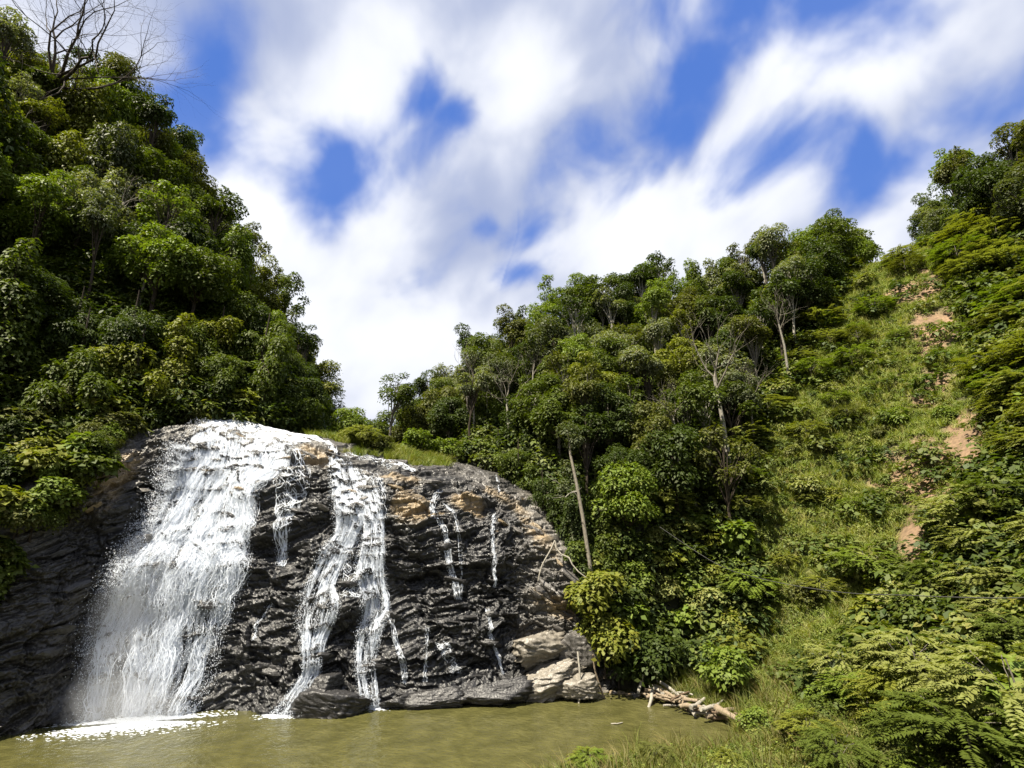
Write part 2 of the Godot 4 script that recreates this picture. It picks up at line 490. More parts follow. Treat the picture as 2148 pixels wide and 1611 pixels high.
func fall(called: String, label: String, pl: Array, pr: Array, o: Dictionary) -> Node3D:
	var root := base(called, Vector3.ZERO)
	tag(root, label, "waterfall", "streams of water down the rock face")
	var g := Geo.new()
	var steps: int = o.get("steps", 8)
	var made := 0
	var guard := 0
	var gap: float = o.get("gap", -9.0)
	var sd := float(names.size()) * 3.1
	while made < int(o.n) and guard < int(o.n) * 6:
		guard += 1
		var t0 := rng.randf_range(-0.06, 0.97)
		var w := rng.randf()
		var len_: float = rng.randf_range(o.len * 0.3, o.len) * rng.randf_range(0.5, 1.0)
		if gap > -5.0:
			var body := n_soft.get_noise_2d(sd * 40.0 + w * 150.0, t0 * 26.0) * 1.5 + n_soft.get_noise_2d(sd * 70.0 + w * 34.0, t0 * 22.0)
			var need := gap + 0.5 * smoothstep(0.1, 0.9, t0) - 0.5 * exp(-pow((t0 - float(o.get("step", 5.0))) / 0.07, 2))
			if body < need: continue
		made += 1
		var lift := rng.randf() * rng.randf() * float(o.lift) * (0.25 + t0)
		var ww: float = rng.randf_range(0.25, 1.0) * rng.randf_range(0.3, 1.0) * o.w
		ribbon(g, pl, pr, w, maxf(t0, 0), minf(t0 + len_, 1.0), steps, ww, lift + 0.03, lift + 0.05 + rng.randf() * 0.15 * float(o.lift), o.get("wob", 0.14), o.get("hug", 0.0))
	tag(part("strands", g.mesh(), M.water_white, root), "", "", "", "stuff")
	if o.has("veil"):
		var gv := Geo.new()
		for k in int(o.veil):
			var t0 := rng.randf_range(0.0, 0.9)
			var len_: float = rng.randf_range(0.08, 0.3)
			ribbon(gv, pl, pr, (k + rng.randf()) / float(o.veil), t0, minf(t0 + len_, 1.0), 10, rng.randf_range(0.1, 0.45), 0.04 + rng.randf() * 0.3, 0.1 + rng.randf() * 0.5, 0.1)
		tag(part("veil", gv.mesh(), M.water_veil, root), "", "", "", "stuff")
	if o.get("drops", 0) > 0:
		var gd := Geo.new()
		for k in int(o.drops):
			var t := rng.randf()
			var w := rng.randf_range(-0.06, 1.06)
			if o.has("airy") and rng.randf() < 0.3:
				w = -float(o.airy) * rng.randf() * rng.randf()
				t = 0.1 + 0.9 * rng.randf() * rng.randf()
			elif rng.randf() < 0.24: w = (rng.randf_range(-0.16, 0.1) if rng.randf() < 0.6 else rng.randf_range(0.9, 1.08))
			var c := path_at(pl, t).lerp(path_at(pr, t), w)
			var p := rock_at(c.x, c.y) + rv() * 0.12 + Vector3(0, 0, 1) * rng.randf() * rng.randf() * float(o.lift) * 2.2
			if p.y < 0.05: p.y = 0.05 + rng.randf() * 0.5
			drop(gd, p, rng.randf_range(0.009, 0.032))
		tag(part("spray", gd.mesh(), M.water_white, root), "", "", "", "stuff")
	return root

func thin(label: String, p: Array, spread: float, n: int, drops := 60) -> void:
	var a := []
	var b := []
	for q in p:
		a.append(Vector2(q[0] - spread, q[1])); b.append(Vector2(q[0] + spread, q[1]))
	fall("water_thread", label, a, b, {"n": int(n * 1.6), "len": 0.4, "w": 0.055, "lift": 0.08, "drops": drops * 2, "wob": 0.6, "steps": 14, "hug": 1.0})

func vec(p: Array) -> Array:
	return p.map(func(q): return Vector2(q[0], q[1]))

func make_falls() -> void:
	rng.seed = 91
	var L := vec([[3.58, 0.857], [3.5, 0.65], [3.4, 0.543], [3.3, 0.45], [3.18, 0.371], [3.08, 0.307], [2.98, 0.239], [2.93, 0.171], [2.95, 0.107], [3.0, 0.0]])
	var R := vec([[4.7, 0.796], [4.6, 0.629], [4.4, 0.521], [4.38, 0.436], [4.33, 0.368], [4.38, 0.321], [4.28, 0.232], [4.2, 0.157], [4.15, 0.075], [4.03, 0.0]])
	fall("main_waterfall", "broad white waterfall, the widest of the falls, at the high end of the crest", L, R, {"n": 7800, "len": 0.28, "w": 0.078, "lift": 0.6, "drops": 48000, "veil": 120, "gap": -0.02, "step": 0.58, "airy": 0.35})
	var L2 := vec([[5.12, 0.74], [5.2, 0.618], [5.28, 0.529], [5.33, 0.457], [5.18, 0.379], [5.08, 0.289], [5.03, 0.211], [5.1, 0.157], [5.15, 0.096], [5.03, 0.05], [4.9, 0.0]])
	var R2 := vec([[5.38, 0.74], [5.5, 0.636], [5.68, 0.546], [5.62, 0.468], [5.52, 0.389], [5.40, 0.293], [5.5, 0.232], [5.36, 0.157], [5.34, 0.096], [5.26, 0.05], [5.2, 0.0]])
	fall("waterfall", "narrow white waterfall that fans out over a low dark rock at its foot", L2, R2, {"n": 1600, "len": 0.22, "w": 0.066, "lift": 0.3, "drops": 11000, "gap": 0.05, "veil": 10, "step": 0.7})
	var L3 := vec([[5.38, 0.718], [5.55, 0.557], [5.70, 0.468], [5.68, 0.332], [5.8, 0.243], [5.78, 0.171], [5.8, 0.096], [5.95, 0.0]])
	var R3 := vec([[5.55, 0.721], [5.8, 0.571], [5.93, 0.475], [6.0, 0.339], [6.08, 0.243], [6.03, 0.171], [6.0, 0.096], [6.1, 0.0]])
	fall("waterfall", "narrow white waterfall beside the fanned one, dropping straight past the shelf rock", L3, R3, {"n": 1200, "len": 0.22, "w": 0.066, "lift": 0.3, "drops": 11000, "gap": 0.05, "veil": 8})
	fall("water_thread", "lacy net of trickles between the two narrow falls", vec([[5.42, 0.47], [5.45, 0.40], [5.5, 0.332], [5.5, 0.26]]), vec([[5.7, 0.47], [5.66, 0.40], [5.72, 0.332], [5.78, 0.26]]), {"n": 90, "len": 0.3, "w": 0.07, "lift": 0.1, "drops": 500, "wob": 0.5, "hug": 1.0})
	fall("waterfall", "short lacy cascade leaving the broad fall over a rounded black rock", vec([[4.55, 0.72], [4.58, 0.60], [4.62, 0.52], [4.64, 0.44], [4.66, 0.33]]), vec([[4.85, 0.72], [4.92, 0.60], [4.86, 0.52], [4.78, 0.44], [4.74, 0.33]]), {"n": 170, "len": 0.3, "w": 0.09, "lift": 0.12, "drops": 900, "wob": 0.5, "hug": 1.0, "steps": 12})
	fall("crest_stream", "wide sheet of shallow white water sliding over the crest slab", vec([[3.7, 0.97], [3.7, 0.9], [3.68, 0.82]]), vec([[4.75, 0.95], [4.8, 0.88], [4.8, 0.78]]), {"n": 560, "len": 0.5, "w": 0.16, "lift": 0.06, "wob": 0.2, "hug": 1.0})
	fall("crest_stream", "lacy shallow stream crossing the crest slab towards the narrow falls", vec([[4.45, 0.915], [4.7, 0.90], [4.95, 0.86], [5.16, 0.80], [5.2, 0.74]]), vec([[4.5, 0.87], [4.7, 0.85], [4.92, 0.82], [5.1, 0.77], [5.3, 0.72]]), {"n": 170, "len": 0.3, "w": 0.11, "lift": 0.05, "wob": 0.6, "hug": 1.0})
	fall("crest_stream", "lacy shallow stream on the slab below the yellow-green bank grass", vec([[5.3, 0.82], [5.55, 0.83], [5.85, 0.80], [6.2, 0.73]]), vec([[5.25, 0.77], [5.5, 0.78], [5.8, 0.76], [6.2, 0.70]]), {"n": 90, "len": 0.3, "w": 0.09, "lift": 0.04, "wob": 0.7, "hug": 1.0})
	thin("thin white rivulet edging the straight narrow fall near the crest", [[5.6, 0.73], [5.74, 0.65], [5.84, 0.58], [5.9, 0.5]], 0.05, 34)
	thin("thin forked stream down the dry side of the face, the longer strand", [[6.52, 0.65], [6.45, 0.554], [6.6, 0.475], [6.68, 0.364], [6.78, 0.268]], 0.035, 60)
	thin("thin forked stream down the dry side of the face, the fainter strand", [[6.58, 0.58], [6.72, 0.518], [6.8, 0.382], [6.8, 0.268]], 0.02, 18)
	thin("thin stream under the tan ledge, last before the jointed cliff corner", [[7.35, 0.6], [7.27, 0.52], [7.25, 0.464], [7.25, 0.379], [7.35, 0.314]], 0.03, 42)
	thin("thin stream dropping onto the rocks beside the pale boulders", [[7.2, 0.246], [7.22, 0.171], [7.4, 0.121], [7.5, 0.071]], 0.035, 40)
	thin("short fan of trickles low on the face above the waterline rocks", [[6.62, 0.15], [6.7, 0.114], [6.78, 0.079]], 0.06, 26)
	thin("crooked trickle running off the foot of the straight narrow fall", [[6.06, 0.225], [6.12, 0.21], [6.2, 0.146], [6.28, 0.1], [6.3, 0.06]], 0.025, 34)
	thin("faint trickle on the black rock between crooked trickle and fan", [[6.48, 0.19], [6.48, 0.136], [6.48, 0.061]], 0.02, 12)
	thin("bent trickle on the black rock beside the broad fall", [[4.68, 0.235], [4.58, 0.189], [4.58, 0.15]], 0.02, 12)
	thin("trickle at the tree edge of the crest slab", [[7.4, 0.861], [7.45, 0.725]], 0.02, 14, 10)
	for q in [[Vector3(-26.4, 2.5, -38.2), Vector3(7, 6.5, 3.0), 0.05], [Vector3(-26.6, 1.2, -38.2), Vector3(9, 4, 3.0), 0.07], [Vector3(-28.3, 6.0, -38.8), Vector3(4.0, 7, 2.4), 0.04], [Vector3(-27.0, 8.0, -39.4), Vector3(6, 9, 3.0), 0.04], [Vector3(-26.6, 1.4, -38.0), Vector3(5.5, 3.2, 2.4), 0.05], [Vector3(-25.0, 0.8, -38.0), Vector3(7, 2.4, 2.6), 0.09]]:
		var fog := FogVolume.new()
		fog.name = numbered("mist")
		fog.shape = RenderingServer.FOG_VOLUME_SHAPE_ELLIPSOID
		fog.size = q[1]; fog.position = q[0]
		var fm := FogMaterial.new()
		fm.density = q[2]; fm.albedo = Color(0.95, 0.97, 1.0)
		fog.material = fm
		add_child(fog)
		tag(fog, "thin mist of spray in front of the broad fall", "mist", "spray mist", "stuff")
	# foam where the falls meet the pool
	rng.seed = 12
	foam("foam", "white foam on the pool at the foot of the broad fall", Vector3(-25.2, 0.02, -38.6), Vector2(4.4, 1.3), 5200, 0.12)
	foam("foam", "white foam at the foot of the fanned narrow fall", Vector3(-16.3, 0.02, -39.6), Vector2(1.4, 0.35), 420, 0.11)
	foam("foam", "small patch of foam at the foot of the straight narrow fall", Vector3(-9.7, 0.02, -41.0), Vector2(0.9, 0.3), 240, 0.09)

func foam(called: String, label: String, c: Vector3, ext: Vector2, n: int, size: float) -> void:
	var g := Geo.new()
	for k in n:
		var r := minf(absf(rng.randfn(0.0, 0.55)), 1.35)
		var a := rng.randf() * TAU
		var p := Vector3(c.x + cos(a) * r * ext.x, 0.012 + rng.randf() * 0.02, c.z + sin(a) * r * ext.y + (-(cos(a) * r * ext.x) * 0.2 if ext.x > 3.0 else 0.0))
		if sin(a) > 0.0: p.z += r * ext.y * 0.6
		var s := size * rng.randf_range(0.25, 1.0) * clampf(1.25 - 0.5 * r, 0.25, 1.2)
		var kk := g.v.size()
		var rot := rng.randf() * 0.6 - 0.3
		g.v.append(p + Vector3(0, 0.03 * size * 4.0, 0)); g.n.append(Vector3.UP)
		for q in 7:
			var an := TAU * q / 7.0
			var rr := s * rng.randf_range(0.6, 1.2)
			g.v.append(p + Vector3(cos(an) * rr * 1.8, 0, sin(an) * rr * 0.7).rotated(Vector3.UP, rot)); g.n.append(Vector3.UP)
		for q in 7: g.i.append_array([kk, kk + 1 + q, kk + 1 + (q + 1) % 7])
	var o := part(called, g.mesh(), M.water_white, self)
	tag(o, label, "foam", "", "stuff")

# ---------------------------------------------------------------- plants
func crown_mesh(seed_: int, lobes: Array, leaves: int, ll: float, lw: float, droop: float, shell := 0.35) -> ArrayMesh:
	rng.seed = seed_
	var g := Geo.new()
	var total := 0.0
	var acc := []
	for q in lobes:
		total += q[1].x * q[1].z + q[1].y * q[1].x
		acc.append(total)
	var nn := noise(seed_, 0.6, 2)
	for k in leaves:
		var pick := rng.randf() * total
		var b := 0
		while acc[b] < pick: b += 1
		var ctr: Vector3 = lobes[b][0]
		var rad: Vector3 = lobes[b][1]
		var d := rv()
		if d.y < -0.25 and rng.randf() < 0.75: d.y = -d.y
		var l := 1.0 - shell * rng.randf() * rng.randf() + 0.3 * nn.get_noise_3dv(ctr + d * rad * 1.4)
		if rng.randf() < 0.08: l *= 1.15
		var p := ctr + d * rad * l
		var outn := (d + Vector3(0, 0.35, 0)).normalized()
		var up := (outn * 0.8 + Vector3(0, 0.75, 0) + rv() * 0.75).normalized()
		var ax := (rv() * 0.8 + d * 0.6 + Vector3(0, -droop, 0))
		ax = (ax - up * ax.dot(up)).normalized()
		var s := rng.randf_range(0.65, 1.25)
		var t := rng.randf_range(0.72, 1.3)
		var y := rng.randf_range(-0.12, 0.16)
		g.leaf(p, ax, up, ll * s, lw * s, Color(t * (1.0 + y), t, t * (1.0 - y)), outn)
	return g.mesh()

# fine-leaved sprays: arching twigs with leaflets in two rows, in flat layers
func spray_mesh(seed_: int, r: float, h: float, sprays: int, per: int, ll: float, lw: float) -> ArrayMesh:
	rng.seed = seed_
	var g := Geo.new()
	for k in sprays:
		var a := rng.randf() * TAU
		var rr := sqrt(rng.randf()) * r * 0.75
		var top := h * (1.0 - 0.55 * pow(rr / r, 2.0))
		var y := top * (1.0 - 0.75 * rng.randf() * rng.randf())
		var p := Vector3(cos(a) * rr, y, sin(a) * rr)
		var d := (Vector3(cos(a), 0.25, sin(a)) + rv() * 0.55)
		d.y = clampf(d.y, -0.15, 0.45); d = d.normalized()
		var len_ := rng.randf_range(0.6, 1.2) * r * 0.5
		var t := rng.randf_range(0.75, 1.25)
		for q in per:
			var f := float(q) / per
			var pp := p + d * len_ * f + Vector3(0, -0.35 * len_ * f * f, 0)
			var s := d.cross(Vector3.UP).normalized() * (1.0 if q % 2 else -1.0)
			var ax := (s * 0.9 + d * 0.55 + Vector3(0, -0.12, 0) + rv() * 0.15).normalized()
			var up := (Vector3(0, 1, 0) + rv() * 0.3 + d * 0.15).normalized()
			up = (up - ax * up.dot(ax)).normalized()
			var tt := t * rng.randf_range(0.85, 1.15)
			var z := ll * (0.6 + 0.7 * sin(PI * (0.15 + 0.8 * f)))
			g.leaf(pp, ax, up, z, lw * z / ll, Color(tt * 1.03, tt, tt * 0.9), up)
	return g.mesh()

func blade_mesh(seed_: int, n: int, r: float, h: float, w: float) -> ArrayMesh:
	rng.seed = seed_
	var g := Geo.new()
	for k in n:
		var a := rng.randf() * TAU
		var p := Vector3(cos(a), 0, sin(a)) * sqrt(rng.randf()) * r
		var d := (Vector3(0, 1, 0) + rv() * 0.55).normalized()
		var hh := h * rng.randf_range(0.5, 1.1)
		var side := d.cross(rv()).normalized() * w * 0.5
		var t := rng.randf_range(0.75, 1.3)
		var col := Color(t * rng.randf_range(0.9, 1.25), t, t * 0.8)
		var kk := g.v.size()
		var mid := p + d * hh * 0.55
		var tip := p + d * hh * 0.85 + Vector3(d.x, -0.1, d.z) * hh * 0.5
		var nn := (Vector3(0, 1.2, 0) + side.cross(d).normalized()).normalized()
		g.v.append(p - side); g.v.append(p + side); g.v.append(mid - side * 0.8); g.v.append(mid + side * 0.8); g.v.append(tip)
		for q in 5:
			g.n.append(nn); g.c.append(col)
		g.i.append_array([kk, kk + 2, kk + 1, kk + 1, kk + 2, kk + 3, kk + 2, kk + 4, kk + 3])
	return g.mesh()

func trunk_mesh(seed_: int, h: float, r: float, lobes: Array, lean := 0.06) -> ArrayMesh:
	rng.seed = seed_ + 1000
	var g := Geo.new()
	var pts := []
	var rad := []
	var off := Vector3.ZERO
	for k in 9:
		var f := k / 8.0
		off += Vector3(rng.randf_range(-1, 1), 0, rng.randf_range(-1, 1)) * lean * h * 0.12
		pts.append(Vector3(off.x, -0.8 + (h + 0.8) * f, off.z))
		rad.append(r * (1.25 - 0.95 * f) * (1.35 if k == 0 else 1.0))
	g.tube(pts, rad, 7)
	for q in lobes:
		var c: Vector3 = q[0]
		var f := clampf(c.y / h * 0.72, 0.5, 0.95)
		var i0 := int(f * 8.0)
		var a: Vector3 = pts[i0]
		var m := a.lerp(c, 0.5) + Vector3(0, 0.1 * h * rng.randf(), 0) + rv() * 0.2
		g.tube([a, m, c], [rad[i0] * 0.55, rad[i0] * 0.34, rad[i0] * 0.1 + 0.015], 5)
	return g.mesh()

var kinds := {}

func lobes_dome(seed_: int, h: float, r: float, n: int, flat: float, lr: float) -> Array:
	rng.seed = seed_ + 500
	var a := []
	for k in n:
		var d := rv() * rng.randf_range(0.65, 1.05)
		if d.y < -0.5: d.y *= 0.6
		var p := Vector3(d.x * r * 0.8, h + d.y * r * flat, d.z * r * 0.8)
		var s := lr * rng.randf_range(0.6, 1.3)
		a.append([p, Vector3(s, s * rng.randf_range(0.65, 0.95), s)])
	return a

func make_kinds() -> void:
	for k in 4:
		var lo := lobes_dome(k, 6.2, 3.8, 34, 0.9, 1.25)
		kinds["broad%d" % k] = {"crown": crown_mesh(k + 1, lo, 7500, 0.36, 0.2, 0.3), "trunk": trunk_mesh(k, 8.0, 0.24, lo.slice(0, 16))}
	for k in 3:
		var lo := lobes_dome(20 + k, 11.0, 2.7, 16, 1.0, 1.0)
		kinds["tall%d" % k] = {"crown": crown_mesh(20 + k, lo, 3200, 0.36, 0.19, 0.25), "trunk": trunk_mesh(20 + k, 12.0, 0.2, lo, 0.12)}
	for k in 2:
		var lo := []
		rng.seed = 60 + k
		for q in 18:
			var y := 1.0 + 8.0 * q / 17.0
			var s := 1.5 * (1.15 - 0.65 * q / 17.0)
			lo.append([Vector3(rng.randf_range(-1, 1) * s * 0.7, y, rng.randf_range(-1, 1) * s * 0.7), Vector3(s, s * 0.9, s)])
		kinds["column%d" % k] = {"crown": crown_mesh(40 + k, lo, 4200, 0.36, 0.22, 0.7), "trunk": trunk_mesh(40 + k, 8.5, 0.2, lo.slice(4, 12))}
	for k in 3:
		var lo := lobes_dome(80 + k, 8.5, 3.4, 20, 0.95, 0.8)
		kinds["open%d" % k] = {"crown": crown_mesh(80 + k, lo, 1500, 0.40, 0.22, 0.2, 0.7), "trunk": trunk_mesh(80 + k, 9.5, 0.17, lo, 0.1)}
	for k in 3:
		var lo := lobes_dome(120 + k, 1.1, 1.5, 9, 0.6, 0.75)
		kinds["bush%d" % k] = {"crown": crown_mesh(120 + k, lo, 1500, 0.30, 0.19, 0.15), "trunk": trunk_mesh(120 + k, 1.2, 0.06, lo)}
	for k in 2:
		var lo := lobes_dome(140 + k, 1.5, 1.6, 8, 0.6, 0.8)
		kinds["bigleaf%d" % k] = {"crown": crown_mesh(140 + k, lo, 520, 0.55, 0.42, 0.35), "trunk": trunk_mesh(140 + k, 1.6, 0.07, lo)}
	for k in 4:
		var lo := []
		rng.seed = 160 + k
		for q in 8:
			var a := TAU * q / 8.0
			lo.append([Vector3(cos(a) * 1.3, 2.4 + rng.randf() * 0.5, sin(a) * 1.3), Vector3.ONE])
		kinds["feather%d" % k] = {"crown": spray_mesh(160 + k, 2.6, 3.2, 120, 22, 0.26, 0.10), "trunk": trunk_mesh(160 + k, 2.8, 0.07, lo, 0.15)}
	for k in 3:
		var lo := []
		rng.seed = 220 + k
		for q in 9:
			var c := Vector3(rng.randf_range(-2.8, 2.8), rng.randf_range(3.5, 8.5), rng.randf_range(-2.8, 2.8))
			c.y -= Vector2(c.x, c.z).length() * 0.7
			var w := rng.randf_range(0.6, 1.5)
			for e in 4:
				lo.append([c + Vector3(rng.randf_range(-0.5, 0.5), -e * w * 0.75, rng.randf_range(-0.5, 0.5)), Vector3(w * (1.1 - 0.18 * e), w * rng.randf_range(0.5, 1.1), w * (1.1 - 0.18 * e))])
		kinds["jungle%d" % k] = {"crown": crown_mesh(220 + k, lo, 6500, 0.40, 0.17, 1.1), "trunk": trunk_mesh(220 + k, 7.5, 0.2, lo.slice(0, 12))}
	for k in 2:
		var lo := []
		rng.seed = 180 + k
		for q in 14:
			var a := rng.randf() * TAU
			var rr := rng.randf() * 2.6
			lo.append([Vector3(cos(a) * rr, 4.5 - rr * rr * 0.35 + rng.randf_range(-1.2, 0.3), sin(a) * rr), Vector3(1.0, 1.2, 1.0)])
		kinds["drape%d" % k] = {"crown": crown_mesh(180 + k, lo, 4200, 0.34, 0.15, 1.4), "trunk": trunk_mesh(180 + k, 4.5, 0.14, lo.slice(0, 6))}

func plant(called: String, kind: String, at: Vector3, scale_: Vector3, leaf: String, bark: String, label: String, category: String, group: String) -> Node3D:
	var o := base(SHRUB[kind.left(kind.length() - 1)] if called == "shrub" else called, at, rng.randf() * TAU)
	var small := category == "shrub"
	var t := part("stem" if small else "trunk", kinds[kind].trunk, M[bark], o)
	var c := part("foliage" if small else "crown", kinds[kind].crown, M[leaf], o)
	t.scale = scale_; c.scale = scale_
	o.rotation.x = rng.randf_range(-0.06, 0.06); o.rotation.z = rng.randf_range(-0.06, 0.06)
	tag(o, label, category, group)
	return o

func pick(a: Array) -> Variant:
	return a[rng.randi() % a.size()]

const LOOK := {"leaf_deep": "dark green", "leaf_mid": "mid green", "leaf_yellow": "yellow-green", "leaf_grey": "grey-green", "leaf_olive": "olive", "leaf_lime": "bright green", "leaf_pale": "pale silvery", "leaf_fern": "pale yellow-green"}
const FORM := {"broad": "round-crowned", "tall": "slender high-crowned", "column": "columnar vine-clad", "open": "thin-crowned", "drape": "drooping", "jungle": "ragged creeper-hung", "bush": "rounded", "bigleaf": "large-leaved", "feather": "feathery layered"}

const SHRUB := {"bush": "rounded_shrub", "bigleaf": "broadleaf_shrub", "feather": "feathery_shrub", "drape": "hanging_shrub"}

func form_of(kind: String) -> String:
	return FORM[kind.left(kind.length() - 1)]

const BARK := {"bark_pale": "pale-trunked", "bark_dark": "dark-trunked", "bark_grey": "grey-trunked"}

func size_of(s: float, a: float, b: float) -> String:
	return "small" if s < a else "large" if s > b else "middling"

func zone_left(p: Vector3) -> String:
	if p.distance_to(Vector3(-66, 66, -58)) < 13.0: return "near the leafless tree on the"
	if p.x > -34 and p.z < -56: return "at the valley end of the"
	return "on the ridge of the" if p.y > 56 else "high on the" if p.y > 42 else "midway up the" if p.y > 30 else "at the foot of the"

func zone_right(p: Vector3) -> String:
	if p.x > 56: return "on the hilltop above the landslip"
	if in_slip(p.x, p.z) > -8.0: return "at the edge of the grassy landslip"
	if p.y > 42: return "on the forested ridge"
	if p.x < 4: return "behind the crest of the rock face"
	return "midway up the sunlit forest" if p.y > 26 else "low in the sunlit forest"

func zone_bank(p: Vector3) -> String:
	if p.x < 14: return "at the cliff corner beside the pale boulders"
	if p.y > 12: return "beside the grassy landslip"
	return "on the bank behind the log pile" if p.x < 24 else "on the lower bank under the landslip"

func in_slip(x: float, z: float) -> float:
	# the grassy landslip on the slope: between two lines that run down it
	var d := -z
	var l := lookup([Vector2(40, 18), Vector2(44, 20), Vector2(53.5, 25), Vector2(58, 33), Vector2(63, 44), Vector2(72, 58), Vector2(90, 70)], d)
	var r := lookup([Vector2(32, 30), Vector2(38, 41), Vector2(44.5, 44), Vector2(51, 51), Vector2(62, 60), Vector2(71, 67), Vector2(90, 80)], d)
	return minf(x - l, r - x)

const FOREST_LEAVES := ["leaf_deep", "leaf_mid", "leaf_mid", "leaf_olive", "leaf_grey", "leaf_yellow", "leaf_lime", "leaf_mid", "leaf_deep", "leaf_pale", "leaf_olive", "leaf_deep"]

func make_forest() -> void:
	rng.seed = 7
	# left slope
	var spots := []
	var tries := 0
	while spots.size() < 170 and tries < 9000:
		tries += 1
		var x := rng.randf_range(-78, -22)
		var z := rng.randf_range(-92, -24)
		var f := foot(LEFT_FOOT, x, z)
		if f.x > -1.0 or x / z > 1.35: continue
		var y := ground_h(x, z)
		if y > lookup(LEFT_RIDGE, x) - 0.25 * maxf(0, -z - 75) + 0.5: continue
		if -f.x > 42.0: continue
		var ok := true
		for s in spots:
			if s.distance_to(Vector3(x, y, z)) < 3.9:
				ok = false; break
		if ok: spots.append(Vector3(x, y, z))
	for p in spots:
		var low: bool = -foot(LEFT_FOOT, p.x, p.z).x < 7.0
		var kind: String = pick(["broad0", "broad2", "broad3", "drape0", "jungle0", "jungle1", "jungle2", "column1", "open0", "tall0", "tall2", "open2", "jungle0", "jungle1", "jungle2"])
		if low: kind = pick(["drape0", "drape1", "column0", "jungle0", "jungle2"])
		var leaf: String = pick(FOREST_LEAVES)
		if low: leaf = pick(["leaf_mid", "leaf_yellow", "leaf_mid", "leaf_deep"])
		var s := rng.randf_range(0.75, 1.15)
		plant("jungle_tree", kind, p - Vector3(0, 0.3, 0), Vector3(s, s * rng.randf_range(0.85, 1.5), s), leaf, "bark_dark", "%s %s %s tree %s shaded jungle slope" % [size_of(s, 0.85, 1.05), form_of(kind), LOOK[leaf], zone_left(p)], "tree", "trees on the shaded slope")
	# right slope
	spots = []
	tries = 0
	while spots.size() < 285 and tries < 16000:
		tries += 1
		var x := rng.randf_range(-26, 96)
		var z := rng.randf_range(-98, -46)
		var f := foot(RIGHT_FOOT, x, z)
		if f.x < 1.5 or in_slip(x, z) > -2.0 or x / -z > 1.32: continue
		if x > 40 and z > -58 and x < 60: continue
		var y := ground_h(x, z)
		if y > lookup(RIGHT_RIDGE, x) - 0.3 * maxf(0, -z - 85) + 0.5 or y < 9.0: continue
		var ok := true
		for s in spots:
			if s.distance_to(Vector3(x, y, z)) < 3.5:
				ok = false; break
		if ok: spots.append(Vector3(x, y, z))
	for p in spots:
		var kind: String = pick(["broad0", "broad1", "broad2", "broad3", "broad1", "tall0", "tall1", "tall2", "column0", "open0", "open1", "open2", "jungle1"])
		var leaf: String = pick(FOREST_LEAVES)
		var s := rng.randf_range(0.7, 1.05)
		var bark: String = pick(["bark_pale", "bark_dark", "bark_grey"])
		plant("forest_tree", kind, p - Vector3(0, 0.3, 0), Vector3(s, s * rng.randf_range(0.9, 1.3), s), leaf, bark, "%s %s %s %s tree %s" % [size_of(s, 0.8, 0.96), BARK[bark], form_of(kind), LOOK[leaf], zone_right(p)], "tree", "trees of the sunlit forest")
	# head of the valley behind the crest
	spots = []
	tries = 0
	while spots.size() < 40 and tries < 3000:
		tries += 1
		var z := rng.randf_range(-125, -66)
		var x := z * rng.randf_range(0.12, 0.46)
		var ok := true
		var p := on_ground(x, z)
		for s in spots:
			if s.distance_to(p) < 4.5:
				ok = false; break
		if ok: spots.append(p)
	for p in spots:
		var kind: String = pick(["broad0", "broad1", "broad3", "open1", "tall1"])
		var leaf: String = pick(FOREST_LEAVES)
		var s := rng.randf_range(0.7, 1.05)
		plant("valley_tree", kind, p - Vector3(0, 0.3, 0), Vector3(s, s, s), leaf, "bark_grey", "distant %s %s %s tree at the head of the valley behind the crest" % [size_of(s, 0.8, 0.95), form_of(kind), LOOK[leaf]], "tree", "trees at the valley head")

